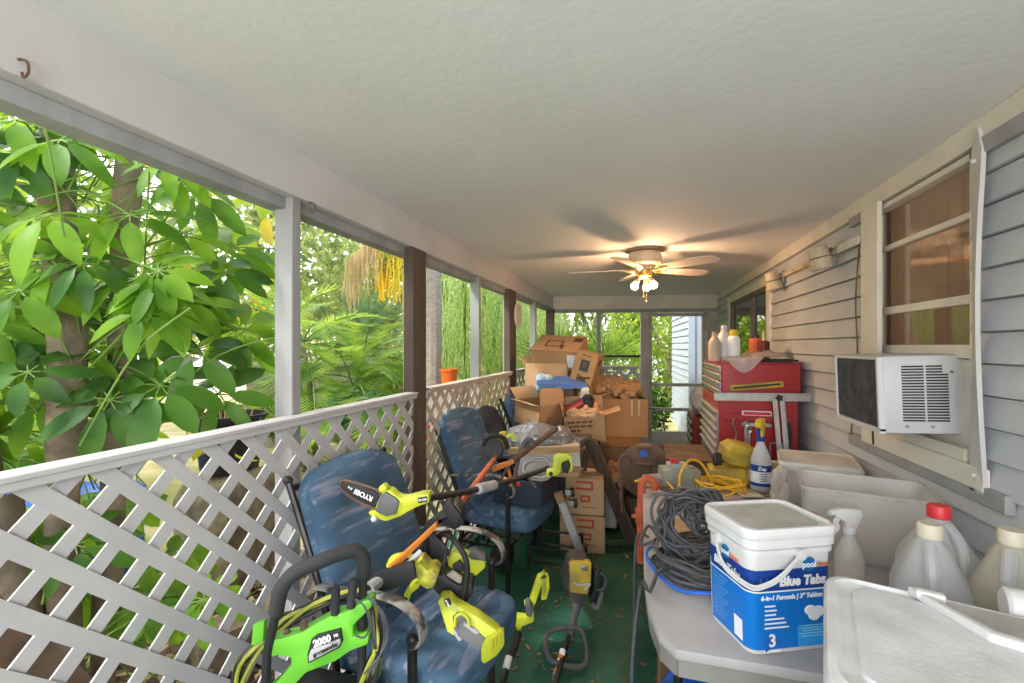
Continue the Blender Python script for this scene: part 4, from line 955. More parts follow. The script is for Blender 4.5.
m = MB(); p = atZ(748,494,.745); m.box(p+V((0,0,.004)),(.11,.12,.006),rot=(0,0,.2)); m.cyl(p+V((0,0,.006)),p+V((0,0,.009)),.008); tag(m.build('switch_cover', M_['cream_cap']), 'cream square switch cover lying beside the frosted spray bottle', 'cover')
m = MB(); m.tube(spline([(.70,2.72,.75),(.78,2.74,.75),(.83,2.80,.752),(.92,2.83,.752)],5), .004, 6); tag(m.build('black_wire', M_['print_black']), 'short black wire on the bench right of the frosted spray bottle', 'wire')

# ---- red tool chest
tc = thing('tool_chest', 'tall red two-piece tool chest with silver drawers by the siding', 'tool chest', (.82,4.05,0))
cx0, cx1, cy0, cy1 = .555, 1.06, 3.60, 4.55
m = MB(); m.box(((cx0-.012+cx1-.01)/2,(cy0+cy1)/2,.66),(cx1-cx0,cy1-cy0,1.02),bev=.006); m.build('cabinet', M_['red'], tc, world=True)
m = MB(); m.box(((cx0+.008+cx1+.01)/2,(cy0+cy1)/2,1.30),(cx1-cx0,cy1-cy0-.02,.26),bev=.006); m.build('top_box', M_['red'], tc, world=True)
m = MB(); m.box(((cx0+.06+cx1+.01)/2,(cy0+cy1)/2,1.425),(cx1-cx0-.05,cy1-cy0-.02,.016),bev=.003); m.box((cx0+.03,(cy0+cy1)/2,1.427),(.05,cy1-cy0-.02,.02),bev=.003); m.build('lid', M_['red'], tc, world=True)
mk('drawer_grey', (.33,.36,.42), .4, .3, var=.15); mk('drawer_pale', (.60,.57,.48), .4, .4, var=.15)
for k in range(4):
    z = 1.207+.058*k; m = MB(); m.box((cx0+.002,(cy0+cy1)/2,z),(.012,cy1-cy0-.08,.048),bev=.002); d = m.build('drawer', M_['dark_metal' if k == 9 else 'drawer_grey'], tc, world=True)
    m = MB(); m.box((cx0-.010,(cy0+cy1)/2,z+.017),(.018,cy1-cy0-.08,.012),bev=.003); m.build('handle', M_['drawer_pale'], d, world=True)
zz = 1.08
for k in range(7):
    hgt = .058 if k < 5 else .19; z = zz-hgt/2; zz -= hgt+.006
    m = MB(); m.box((cx0-.016,(cy0+cy1)/2,z),(.012,cy1-cy0-.08,hgt),bev=.002); d = m.build('drawer', M_['drawer_grey'], tc, world=True)
    m = MB(); m.box((cx0-.030,(cy0+cy1)/2,z+hgt/2-.010),(.020,cy1-cy0-.08,.014),bev=.003); m.build('handle', M_['drawer_pale'], d, world=True)
for (x,y) in ((.62,3.68),(1.0,3.68),(.62,4.47),(1.0,4.47)):
    m = MB(); m.cyl((x-.02,y,.05),(x+.02,y,.05),.05); m.cyl((x,y,.05),(x,y,.15),.02); m.build('caster', M_['black_plastic'], tc, world=True)
m = MB(); yq = cy0-.004
p0 = atY(730,388,yq); p1 = atY(783,384,yq); m.bar(p0,p1,.02,.04); mm_ = m.build('slot_trim', M_['yellow_dirty'], tc, world=True)
m = MB(); m.bar(p0-V((-.02,.011,0)),p1-V((.02,.011,0)),.006,.012); m.build('slot', M_['print_black'], mm_, world=True)
m = MB(); a_ = atY(722,415,yq-.006); b_ = atY(790,421,yq-.006); m.box(((a_.x+b_.x)/2,yq-.012,(a_.z+b_.z)/2),(b_.x-a_.x,.02,.05),bev=.004); m.build('tool_rail', M_['red'], tc, world=True)
def onchest(px, py, off=.03): return atY(px, py, cy0-off)
a_ = onchest(742,411); b_ = onchest(772,416); m = MB(); m.box(((a_.x+b_.x)/2,cy0-.026,(a_.z+b_.z)/2),(b_.x-a_.x,.012,.034),bev=.003); o = m.build('tool_strip', M_['print_white']); tag(o, 'white strip with red lettering band on the tool chest side', 'strip')
m = MB(); m.box(((a_.x+b_.x)/2,cy0-.034,(a_.z+b_.z)/2),(b_.x-a_.x-.02,.004,.020)); m.build('red_band', M_['red_cap'], o, world=True)
a_ = onchest(742,423); b_ = onchest(772,427); m = MB(); m.box(((a_.x+b_.x)/2,cy0-.02,(a_.z+b_.z)/2),(b_.x-a_.x,.014,.03),bev=.003); tag(m.build('magnet_bar', M_['steel']), 'pale magnetic bar below the red-lettered strip on the chest', 'bar')
for k, (px, y0_, y1_, lab) in enumerate(((746,424,470,'long steel wrench hanging left under the magnetic bar'),(749,430,474,'second steel wrench hanging under the magnetic bar'))):
    a_ = onchest(px,y0_,.03); b_ = onchest(px-1,y1_,.03); m = MB(); m.bar(a_,b_,.018,.006,up=(0,1,0))
    for q in (a_,b_): m.tube([q+V((.016*math.cos(t),0,.016*math.sin(t))) for t in [2*PI*i/10 for i in range(10)]], .006, 6, closed=True)
    tag(m.build('wrench', M_['steel']), lab, 'wrench')
m = MB(); m.tube(spline([onchest(734,418),onchest(733,424),onchest(736,433),onchest(735,440),onchest(730,445),onchest(737,446)],5), .006, 6); tag(m.build('wire_hook', M_['steel']), 'bent grey hook hanging on the tool chest side at left', 'hook')
m = MB(); m.bar(onchest(788,423),onchest(790,440),.03,.014,up=(0,1,0)); m.bar(onchest(790,440),onchest(789,452),.014,.008,up=(0,1,0)); tag(m.build('putty_knife', M_['black_plastic']), 'dark handled putty knife hanging right of the T-square', 'knife')
m = MB(); a_ = onchest(770,443); b_ = onchest(782,466); 
for q0, q1 in (((a_.x,a_.z),(b_.x,a_.z)),((b_.x,a_.z),(b_.x,b_.z)),((b_.x,b_.z),(a_.x,b_.z)),((a_.x,b_.z),(a_.x,a_.z))): m.bar((q0[0],cy0-.03,q0[1]),(q1[0],cy0-.03,q1[1]),.012,.012)
tag(m.build('metal_bracket', M_['steel']), 'small rectangular metal frame leaning behind the T-square blade', 'frame')
m = MB(); m.bar((.69,3.38,.765),(1.0,3.38,.765),.06,.05); tag(m.build('timber_strip', M_['white_dirty']), 'pale board strip on the bench against the red chest', 'strip')
# T-square
ts = thing('t_square', 'aluminium drywall T-square leaning on the red tool chest', 'T-square', (.95,3.42,.74))
mk('alum_rule', (.46,.46,.45), .45, .3, col2=(.38,.38,.37), scale=20)
yt = 3.52; h0 = atY(714,396.5,yt); h1 = atY(811,397.5,yt); m = MB(); m.bar(h0,h1,.004,.055,up=(0,0,1)); ha = m.build('head', M_['alum_rule'], ts, world=True)
m = MB()
for k in range(40): q = h0.lerp(h1,(k+.5)/40); m.box(q+V((0,-.003,.02)),(.0015,.001,.009 if k % 5 else .016))
m.build('scale_marks', M_['print_black'], ha, world=True)
v0 = atY(779,398,yt-.006); v1 = atY(783,467,yt-.07)
for dx in (-1,1):
    m = MB(); m.bar(v0+V((dx*.022-.004,0,0)),v1+V((dx*.022+.008,0,0)),.030,.003,up=(0,1,0)); bl_ = m.build('blade', M_['alum_rule'], ts, world=True)
    m = MB()
    for k in range(36): m.box(v0.lerp(v1,(k+.5)/36)+V((dx*.03,-.004,0)),(.009,.001,.0015))
    m.build('scale_marks', M_['print_black'], bl_, world=True)
m = MB(); q = v0+V((0,-.006,0)); pts = [(.028*(1 if i % 2 else .6)*math.cos(PI*i/5),.028*(1 if i % 2 else .6)*math.sin(PI*i/5)) for i in range(10)]; m.prism(pts, -.002, .008, frame(q,(1,0,0),(0,0,1))); m.build('clamp_knob', M_['print_black'], ts, world=True)
# bottles on the chest
def can(name, label, px, pyb, r, h, prof, mat, cap, y, group=None, capmat=None):
    z0 = 1.436; p = atY(px, 360, y); p.z = z0
    t = thing(name, label, 'bottle', p); m = MB(); m.lathe([(r*a, h*b) for a, b in prof], 24); m.build('bottle' if 'bottle' in name else 'can', M_[mat], t)
    m = MB(); m.lathe([(r*a, h*b) for a, b in cap], 20); m.build('cap', M_[capmat or 'white_plastic'], t); return t
SQ = [(.9,0),(1,.02),(1,.62),(.85,.72),(.42,.84),(.38,.88)]; CP = [(.42,.86),(.44,.87),(.40,1),(.1,1.0)]
mk('bottle_grey',(.50,.47,.45),.5,var=.2); mk('bottle_pale',(.60,.60,.62),.45,var=.15); mk('bottle_tan',(.50,.40,.34),.5,var=.2)
can('glue_bottle', 'leftmost tan-grey bottle on the tool chest, tapered top', 714.5, 0, .043, .22, SQ, 'bottle_tan', CP, 3.72, capmat='bottle_tan')
can('glue_bottle', 'tallest pale grey bottle on the tool chest', 724, 0, .052, .27, SQ, 'bottle_pale', CP, 3.78, capmat='bottle_pale')
can('spray_bottle', 'white bottle with bright yellow cap on the tool chest', 733.5, 0, .045, .235, [(.9,0),(1,.02),(1,.68),(.8,.78),(.55,.82)], 'print_white', [(.62,.80),(.66,.82),(.62,.98),(.3,1.0)], 3.74, capmat='yellow')
can('aerosol_can', 'red and white spray can behind the plastic film on the chest', 755.5, 0, .045, .205, [(1,0),(1,.80),(.8,.86)], 'red_orange', [(.6,.84),(.62,.87),(.55,.98),(.2,1)], 4.0, capmat='dark_metal')
can('caulk_can', 'dark and red can with pale nozzle, rightmost on the tool chest', 763.5, 0, .043, .18, [(1,0),(1,.8),(.8,.86)], 'dark_red', [(.3,.84),(.25,.9),(.10,1.25),(.05,1.3)], 3.95, capmat='cream_cap')
m = MB()
def film(u, v):
    x = .56+.46*u; y = 3.585+.38*v; z = 1.450+.03*noise.noise(V((u*7,v*6,1)))+.085*max(0,math.sin(PI*(u-.15)))**2*max(0,.75-abs(v-.35))*(.4+.8*u)
    if v < .25: y = 3.575-.02*noise.noise(V((u*7,v*9,3))); z = 1.45-(.25-v)/.25*(.11*max(0,math.sin(PI*min(1,u*1.6)))**1.5)+.03*u
    return (x,y,z+.012)
m.grid(film, 26, 22); tag(m.build('plastic_film', M_['film']), 'crumpled clear plastic sheet draped over the top of the tool chest', 'plastic sheet')
m = MB(); m.box((.97,3.8,1.446),(.22,.2,.014),bev=.003); tag(m.build('black_tray', M_['print_black']), 'flat dark item on the right end of the tool chest top', 'tray')
# small red chest and cushion at far left of tool chest
sc_ = thing('small_tool_chest', 'small dark red drawer chest on the floor beyond the tall chest', 'tool chest', (.76,5.2,0))
p = atD(696,436,4.95)
m = MB(); m.box((.66,5.1,.42),(.34,.55,.84),bev=.006); m.build('cabinet', M_['dark_red'], sc_, world=True)
for k in range(9):
    m = MB(); m.box((.487,5.1,.77-.08*k),(.012,.50,.06),bev=.003); d = m.build('drawer', M_['dark_metal'], sc_, world=True)
    m = MB(); m.box((.478,5.1,.79-.08*k),(.012,.50,.010)); m.build('handle', M_['drawer_pale'], d, world=True)
m = MB(); m.puff((.34,.5,.30), 9, 3, .03, 6, 5, Matrix.Translation((.66,5.1,.99))); tag(m.build('grey_bag', pm('bag_grey',(.42,.41,.42),.6,var=.3)), 'pale grey stuffed bag on top of the small dark red chest', 'bag')

# ---- brown disc machine, box, clamps
dm = thing('saw_guard', 'big brown rusty disc-shaped guard with blue sticker beyond the bench', 'saw guard', (.02,3.9,0))
p = atY(646,470,3.85); R = frame(p,(1,.05,0),(0,.12,1))
m = MB(R); m.lathe([(.004,.0),(.20,.0),(.215,.01),(.215,.045),(.20,.05),(.004,.05)], 40); m.build('disc', M_['brown_grime'], dm, world=True)
m = MB(R); m.box((-.01,.185,.05),(.11,.045,.05),bev=.012,seg=2); m.box((.06,.04,.06),(.03,.26,.02),rot=(0,0,.15)); hd = m.build('arm', M_['brown_grime'], dm, world=True)
m = MB(R); m.box((-.022,.135,.053),(.065,.055,.006),rot=(0,0,.15)); m.build('sticker', M_['blue_bright'], dm, world=True)
m = MB(); m.box((.0,3.98,.16),(.24,.30,.32),bev=.01); m.build('stand', M_['dark_wood'], dm, world=True)
wbx = thing('wooden_box', 'open brown wooden box beside the disc guard below the screen door', 'box', (.36,3.95,0))
x0_, x1_ = .20, .50
m = MB(); 
p0 = atY(672,455,3.9); p1 = atY(706,482,3.62)
m.box((.35,3.95,.69),(.34,.60,.025),bev=.003); m.box((.35,4.22,.52),(.34,.03,.32)); m.box((.35,3.67,.545),(.34,.025,.28)); m.box((.19,3.95,.52),(.02,.58,.32)); m.box((.51,3.95,.52),(.02,.58,.32)); m.build('box_panel', M_['brown_grime'], wbx, world=True)
m = MB(); m.box((.35,3.95,.18),(.30,.50,.36)); m.build('base', M_['dark_wood'], wbx, world=True)
def pipe_clamp(label, px0, py0, px1, py1, d, mat, s=1.):
    a, b = atD(px0,py0,d), atD(px1,py1,d); t = thing('pipe_clamp', label, 'clamp', b); m = MB(); m.cyl(a+V((0,0,-.02)),b,.022*s); m.build('pipe', M_[mat], t, world=True)
    m = MB(); m.tube(spline([a+V((0,0,-.08)),a+V((.0,0,-.02)),a+V((.02,0,.02)),a+V((.05,0,.02)),a+V((.07,0,0)),a+V((.07,0,-.04))],5), .016*s, 10, flat=(1,1.4)); m.build('jaw', M_[mat], t, world=True)
    q = a.lerp(b,.42); m = MB(); m.tube([q+V((0,0,.04)),q+V((0,0,-.04))], .032*s, 10); m.cyl(q+V((.03,0,0)),q+V((-.05,0,-.01)),.012); m.build('sliding_jaw', M_[mat], t, world=True)
    m = MB(); m.cyl(a+V((.10,0,-.03)),a+V((.22,.02,-.04)),.009); m.cyl(a+V((.2,.02,-.10)),a+V((.2,.02,.02)),.006); m.build('screw', M_['rust'], t, world=True); return t
pipe_clamp('bright orange pipe clamp standing at the left table edge', 641.5, 482, 640.5, 562, 2.55, 'red_orange')
pipe_clamp('rusty brown bar clamp standing behind the orange clamp', 620, 458, 622, 512, 3.15, 'rust', .62)
# under the table
m = MB(); m.puff((.30,.34,.42), 12, 3.5, .05, 8, 6, Matrix.Translation((.20,1.62,.21))); tag(m.build('blue_bag', M_['blue_bright']), 'shiny blue plastic bag on the floor under the folding table', 'bag')
m = MB(); m.box((.15,2.05,.22),(.16,.22,.44),bev=.006); tag(m.build('cardboard_carton', M_['cardboard_dark']), 'narrow brown carton standing under the left table edge', 'carton')
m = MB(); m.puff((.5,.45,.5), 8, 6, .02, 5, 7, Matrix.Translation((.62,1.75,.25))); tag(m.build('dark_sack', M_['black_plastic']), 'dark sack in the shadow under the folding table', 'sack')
# ================================================================== PATIO CHAIRS
def cushionmat(name, c1, c2, c3):
    m = pm(name, c1, .85, col2=c2, scale=5, bump=.12, bscale=160, stretch=(1,1,1)); nt = m.node_tree; b = nt.nodes['Principled BSDF']
    tc = nt.nodes['Texture Coordinate']; mp = nt.nodes.new('ShaderNodeMapping'); mp.inputs['Scale'].default_value = (9,1.2,9); mp.inputs['Rotation'].default_value = (.2,.3,.25)
    n = nt.nodes.new('ShaderNodeTexNoise'); n.inputs['Scale'].default_value = 3.2; n.inputs['Detail'].default_value = 5; n.inputs['Distortion'].default_value = .6
    nt.links.new(tc.outputs['Object'], mp.inputs[0]); nt.links.new(mp.outputs[0], n.inputs['Vector'])
    r = nt.nodes.new('ShaderNodeValToRGB'); r.color_ramp.elements[0].position = .55; r.color_ramp.elements[1].position = .72; r.color_ramp.elements[0].color = (0,0,0,1)
    nt.links.new(n.outputs['Fac'], r.inputs['Fac'])
    mx = nt.nodes.new('ShaderNodeMix'); mx.data_type = 'RGBA'; mx.inputs[7].default_value = (*c3,1)
    src = b.inputs['Base Color'].links[0].from_socket; nt.links.new(src, mx.inputs[6]); nt.links.new(r.outputs['Color'], mx.inputs[0]); nt.links.new(mx.outputs[2], b.inputs['Base Color']); M_[name] = m
cushionmat('cushion_blue', (.075,.145,.235), (.045,.095,.16), (.27,.27,.36))
cushionmat('cushion_dark', (.035,.045,.075), (.02,.028,.05), (.06,.06,.085))
def chair(label, loc, rz, cush='cushion_blue'):
    t = thing('patio_chair', label, 'chair', loc, rz, 'metal patio chairs with cushions along the lattice')
    def B(x, y, z): return V((x,y,z))
    W = .285
    m = MB()
    m.tube([(-.21,-W,.36),(.20,-W,.36),(.20,W,.36),(-.21,W,.36)], .013, 8, closed=True); m.build('seat_frame', M_['dark_metal'], t)
    for s in (-1,1):
        m = MB(); m.bar((.13,s*W,.0),(.13,s*W,.60),.026,.026,bev=.004); m.sph((.13,s*W,.615),.02,seg=10); m.build('front_leg', M_['dark_metal'], t)
        m = MB(); Wb = .268; m.tube(spline([(-.30,s*Wb,.0),(-.24,s*Wb,.2),(-.20,s*Wb,.40),(-.28,s*Wb,.68),(-.435,s*Wb,1.04)],5), .013, 8); m.sph((-.44,s*Wb,1.05),.018,seg=8); m.build('back_post', M_['dark_metal'], t)
        m = MB(); a = [(-.275,s*W,.70),(-.15,s*W*1.02,.715),(-.02,s*W*1.05,.735),(.08,s*W*1.05,.735),(.155,s*W*1.05,.705),(.182,s*W*1.05,.655),(.17,s*W*1.05,.62),(.14,s*W*1.05,.605)]
        m.tube(spline(a,6), .017, 8, flat=(1.35,.35,(0,1,0))); m.build('armrest', M_['worn_metal'], t)
    m = MB(); m.bar((-.43,-.268,1.02),(-.43,.268,1.02),.02,.02); m.build('back_rail', M_['dark_metal'], t)
    m = MB()
    for z in (.28,): m.tube([(-.22,-W,z),(.13,-W,z),(.13,W,z),(-.22,W,z)], .009, 6, closed=True)
    m.build('stretcher', M_['dark_metal'], t)
    m = MB(Matrix.Translation((-.015,.035,.435)) @ Matrix.Rotation(math.radians(3),4,'Y')); m.puff((.56,.56,.15), 14, 6, .014, 7, hash(label) % 9, None); c = m.build('seat_cushion', M_[cush], t, sharp=180)
    R = Matrix.Translation((-.275,.0,.76)) @ Matrix.Rotation(math.radians(-23),4,'Y')
    m = MB(R); b = bmesh.new(); bmesh.ops.create_cube(b, size=2); bmesh.ops.subdivide_edges(b, edges=b.edges[:], cuts=13, use_grid_fill=True)
    for v in b.verts:
        q = v.co; mm = (abs(q.x)**5+abs(q.y)**11+abs(q.z)**11)**(1/9); q = q/max(mm,.95)
        arch = .06*(1-min(1,abs(q.y))**2)-.04 if q.z > 0 else 0
        p = V((q.x*.06, q.y*.266, q.z*.345+arch*max(0,q.z)))
        p += V((1,0,0))*(.014*noise.noise(V((p.y*7,p.z*6,hash(label) % 7)))) - V((.0,0,0)); p.x *= 1-.35*max(abs(q.y),abs(q.z))**6
        v.co = p
    m.bm(b); m.build('back_cushion', M_[cush], t, sharp=180); return t
chair('blue cushioned metal chair nearest the camera, holding the lime tools', (-.79,1.625,0), math.radians(-8))
chair('second blue cushioned chair from the camera, with tool crate on its seat', (-.89,3.06,0), math.radians(-8))
c3 = chair('dark cushioned chair, third along the lattice, between two blue ones', (-.91,3.72,0), math.radians(-2), 'cushion_dark'); c3.scale = (1,.95,.94)
chair('blue cushioned chair, fourth along the lattice, beside the open cartons', (-.80,4.32,0), math.radians(-4))
chair('farthest blue chair back, mostly hidden behind the cartons', (-.90,4.95,0), math.radians(-4))

# ================================================================== TOOLS
CR = V((CS,SN,0)); FW = V((-SN,CS,0)); UPV = V((0,0,1))
def slab(poly, d, th, bev=.004, gx=0., gy=0.):
    """solid with the given outline: poly in photo measure, d metres away, th thick; gx, gy slope of its face"""
    cx = sum(p[0] for p in poly)/len(poly); cy = sum(p[1] for p in poly)/len(poly)
    b = bmesh.new()
    fr = [b.verts.new(atD(p[0],p[1],d+gx*(p[0]-cx)+gy*(p[1]-cy))) for p in poly]; bk_ = [b.verts.new(v.co+FW*th) for v in fr]; n = len(poly)
    b.faces.new(fr); b.faces.new(bk_[::-1])
    for k in range(n): b.faces.new((fr[k], bk_[k], bk_[(k+1) % n], fr[(k+1) % n]))
    bmesh.ops.recalc_face_normals(b, faces=b.faces[:])
    if bev: bmesh.ops.bevel(b, geom=b.edges[:], offset=bev, segments=2, affect='EDGES', profile=.6, clamp_overlap=True)
    return MB().bm(b)
def line(*p): return [atD(*q) for q in p]
def trod(m, pts, r, seg=8, n=4, **k): return m.tube(spline(line(*pts), n), r, seg, **k)
def vtext(body, px, py, d, ang, size, mat, parent, bold=.0008, gx=0., gy=0., shear=0):
    o = atD(px,py,d); a = math.radians(ang); e = 8
    r = atD(px+e*math.cos(a), py-e*math.sin(a), d+gx*e*math.cos(a)-gy*e*math.sin(a))-o; u = atD(px-e*math.sin(a), py-e*math.cos(a), d-gx*e*math.sin(a)-gy*e*math.cos(a))-o
    return text(body, size, mat, parent, wm(parent).inverted() @ frame(o, r, u), bold=bold, shear=shear)

# -- lime pole saw lying across the first two chairs
ps = thing('pole_saw', 'lime pole saw with black bar resting across the two nearest blue chairs', 'pole saw', atD(400,505,1.72))
m = slab([(342,487),(341.5,483),(345,481.5),(352,482),(365,487),(378,494),(376,508),(362,502),(349,494)], 1.70, .006, .001); gb = m.build('guide_bar', M_['print_black'], ps, world=True)
m = MB(); m.tube(spline(line((341,487,1.703),(341,482,1.703),(346,480.5,1.703),(366,486,1.703),(380,493,1.703),(379,509,1.703),(362,503.5,1.703),(348,495,1.703)),5,True), .005, 5, closed=True); m.build('chain', M_['rust'], gb, world=True)
vtext('RYOBI', 363.5, 495, 1.696, -25+180, .026, M_['print_white'], gb); vtext('8 in', 350, 488, 1.696, -25+180, .012, M_['print_white'], gb, .0003)
m = slab([(378,500),(383,490),(391,491),(397,497),(404,499),(421,494.5),(429,494),(429.5,503),(418,507),(410,511),(400,517),(386,522),(372,518),(367,513),(372,511)], 1.70, .06, .012); bd2 = m.build('saw_head', M_['lime'], ps, world=True)
m = slab([(379,497),(385,492),(396,499),(399,502),(396,515),(386,517),(375,512)], 1.688, .03, .008); m.build('sprocket_cover', M_['grey_plastic'], bd2, world=True)
m = slab([(378,488),(383,485),(387,488),(385,492),(379,493)], 1.70, .04, .004); m.build('bumper_hook', M_['lime'], bd2, world=True)
m = MB(); a, b = line((374,519,1.69),(374,522,1.69)); m.sph(a,.012,seg=10); m.build('oil_cap', M_['white_plastic'], bd2, world=True)
m = slab([(418,498),(427,496.5),(427,502),(418,503.5)], 1.696, .01, .001); m.build('name_plate', M_['print_black'], bd2, world=True); vtext('RYOBI', 422.6, 500, 1.693, 10, .0105, M_['print_white'], bd2, .0003)
m = MB(); trod(m, [(427,498,1.73),(470,491,2.05),(520,478,2.5),(548,468,2.78)], .014, 10); m.build('pole', M_['print_black'], ps, world=True)
m = MB(); trod(m, [(478,489,2.10),(494,485,2.24)], .024, 12, 2); m.build('coupler', M_['light_grey'], ps, world=True)
m = slab([(545,478),(547,470),(553,469),(554,457),(558,454.5),(569,455),(571,459),(562,463),(561,473),(557,476)], 2.70, .05, .012); hh = m.build('rear_handle', M_['lime'], ps, world=True)
m = slab([(562,462),(569,459),(572.5,466),(570,474),(563,473)], 2.72, .05, .01); m.build('battery', M_['print_black'], hh, world=True)
m = slab([(568,457),(572,457),(573,470),(569,474),(571,466)], 2.69, .06, .004); m.build('battery_shell', M_['lime'], hh, world=True)
m = MB(); q = line((551,474,2.69),(551,476,2.69)); m.cyl(q[0], q[0]+FW*.005, .012); m.build('badge', M_['print_black'], hh, world=True)

# -- orange shafted string trimmer
st_ = thing('string_trimmer', 'orange and black string trimmer leaning on the nearest chair seat', 'string trimmer', atD(410,550,1.75))
m = MB(); trod(m, [(362,594,1.52),(376,583,1.58),(392,571,1.65)], .018, 10); m.build('lower_grip', M_['print_black'], st_, world=True)
m = MB(); trod(m, [(369,589,1.54),(379,581,1.59)], .021, 10, 2); m.build('collar', M_['light_grey'], st_, world=True)
m = slab([(387,568),(391,564.5),(420,538),(436,523),(438,527.5),(424,541),(398,567),(391,572)], 1.64, .03, .006, gx=.0025); m.build('orange_shaft', M_['orange'], st_, world=True)
m = MB(); trod(m, [(400,571,1.62),(421,551,1.66)], .010, 8, 2); m.build('grey_rod', M_['light_grey'], st_, world=True)
m = slab([(418,540),(421,531),(436,520),(455,502),(462,511),(464,524),(455,531),(447,528),(440,523),(428,533)], 1.78, .10, .012); m.build('motor_guard', M_['black_plastic'], st_, world=True)
m = slab([(441,507),(449,500),(462,517),(456,528),(448,521)], 1.765, .05, .008); m.build('motor_cover', M_['print_black'], st_, world=True)
m = MB(); trod(m, [(452,515,1.86),(470,491,2.1),(494,459,2.5)], .013, 8); m.build('red_pole', M_['red_orange'], st_, world=True)

# -- chainsaw
cs_ = thing('chainsaw', 'lime and black chainsaw with sheathed bar on the nearest blue seat', 'chainsaw', atD(435,585,1.85))
m = slab([(366,590),(369,580),(377,573),(392,568),(413,562),(416,579),(395,589),(375,593)], 1.58, .022, .005); m.build('bar_sheath', M_['print_black'], cs_, world=True)
m = slab([(414,566),(420,563),(428,572),(433,571),(438,576),(434,588),(426,590),(418,584)], 1.66, .10, .008); bd3 = m.build('drive_cover', pm('lime_rusty',(.58,.62,.05),.55,col2=(.20,.12,.05),scale=16), cs_, world=True)
m = slab([(432,578),(438,574),(446,578),(458,586),(472,584),(473,594),(468,602),(461,606),(450,603),(440,597),(433,590)], 1.77, .12, .010); m.build('motor_housing', M_['black_plastic'], cs_, world=True)
m = MB()
for k in range(6): trod(m, [(445,590+2.4*k,1.766),(456,596+1.9*k,1.766),(464,594+2.2*k,1.77)], .0022, 5, 3)
m.build('cooling_ribs', M_['grey_plastic'], bd3, world=True)
m = slab([(443,577),(452,572),(462,578),(461,586),(449,583)], 1.79, .02, .003); m.build('filter_panel', pm('dusty_panel',(.45,.38,.32),.9,var=.3), bd3, world=True)
m = slab([(421,556),(424,533),(428,531),(446,549),(446,555),(441,572),(434,568)], 1.82, .015, .004); m.build('hand_guard', M_['black_plastic'], cs_, world=True)
m = MB(); trod(m, [(426,558,1.81),(427,533,1.81),(434,536,1.8),(445,548,1.79),(446,553,1.79),(442,573,1.78)], .007, 8); m.build('guard_rim', M_['print_black'], cs_, world=True)
m = MB(); trod(m, [(437,545,1.88),(440,535,1.84),(450,536,1.78),(460,548,1.74),(466,560,1.73),(467,575,1.73),(464,592,1.74),(461,600,1.76)], .0115, 10, 5); m.build('front_handle', M_['print_black'], cs_, world=True)
m = slab([(447,561),(452,553),(462,553),(470,558),(484,560),(486,568),(476,577),(463,576),(455,571),(449,572)], 1.86, .06, .012); rh = m.build('rear_handle', M_['lime'], cs_, world=True)
m = slab([(466,553),(475,551),(485,557),(486,562),(470,560)], 1.85, .05, .008); m.build('throttle_grip', M_['grey_plastic'], rh, world=True)
m = MB(); trod(m, [(462,553,1.85),(464,550.5,1.85),(468,551,1.85),(468,554,1.85)], .005, 6); m.build('lock_lever', M_['lime'], rh, world=True)
m = slab([(452,566),(460,561),(466,571),(456,573)], 1.84, .02, .002); m.build('hand_opening', M_['print_black'], rh, world=True)

# -- lime hedge trimmer guard ring behind
hg = thing('hedge_trimmer', 'lime and black striped tool guard behind the chainsaw bar', 'hedge trimmer', atD(405,580,1.92))
m = MB(); trod(m, [(388,567,1.70),(393,559,1.70),(404,556,1.71),(414,559,1.72),(420,568,1.73)], .012, 8, 6, flat=(.6,1.6)); m.build('upper_guard', M_['lime'], hg, world=True)
m = MB(); trod(m, [(390,566,1.685),(396,561,1.685),(405,559,1.695),(414,562,1.70)], .006, 8, 6); m.build('black_stripe', M_['print_black'], hg, world=True)
m = slab([(402,602),(404,594),(410,586),(420,582),(419,588),(411,594),(408,603)], 1.66, .05, .004); m.build('lower_guard', M_['lime'], hg, world=True)
m = MB(); trod(m, [(384,603,1.64),(392,600,1.65),(406,603,1.66)], .02, 8, 4); m.build('handle', M_['black_plastic'], hg, world=True)

# -- lime cordless grip lying on the seat
bl2 = thing('blower_handle', 'lime tool handle with black trigger grip lying on nearest seat front', 'tool handle', atD(470,628,1.68))
m = slab([(437.5,602),(440,598.5),(449,597),(455,604),(465,610),(478,617),(500,633),(497,640),(485,645),(470,633),(453,636),(447,632)], 1.66, .055, .012, gy=-.0012); b5 = m.build('body', M_['lime'], bl2, world=True)
m = slab([(452,617),(458,612),(467,616),(471,624),(470,628),(480,634),(487,640),(483,653),(463,641),(454,633)], 1.645, .05, .010, gy=-.0012); m.build('grip', M_['grey_plastic'], bl2, world=True)
m = MB(); trod(m, [(455,626,1.640),(456,617,1.642),(462,614,1.642),(468,619,1.641),(469,626,1.640)], .006, 8, 5); m.build('finger_guard', M_['lime'], b5, world=True)
m = slab([(452,632),(455,631),(462,639),(460,644)], 1.640, .02, .003); m.build('trigger', M_['light_grey'], bl2, world=True)
m = slab([(463,625),(465,624),(479,632),(478,637)], 1.640, .02, .003); m.build('speed_lever', M_['light_grey'], bl2, world=True)
m = slab([(481,650),(485,643),(500,631),(504,632),(504.5,645),(497,656),(484,664.5),(481,661)], 1.62, .03, .005, gx=.002); b6 = m.build('battery_base', M_['lime'], bl2, world=True)
m = MB()
for k in range(5): trod(m, [(484.5+3.6*k,660-4.0*k,1.617),(486+3.5*k,646-3.0*k,1.617)], .0022, 5, 2)
m.build('base_ribs', M_['yellow_dirty'], b6, world=True)
m = slab([(443.5,600.5),(449,599),(451,605),(446.5,607)], 1.652, .01, .001); m.build('name_plate', M_['print_black'], b5, world=True)
vtext('RYOBI', 447.2, 603.3, 1.649, -60, .009, M_['print_white'], b5, .0003)

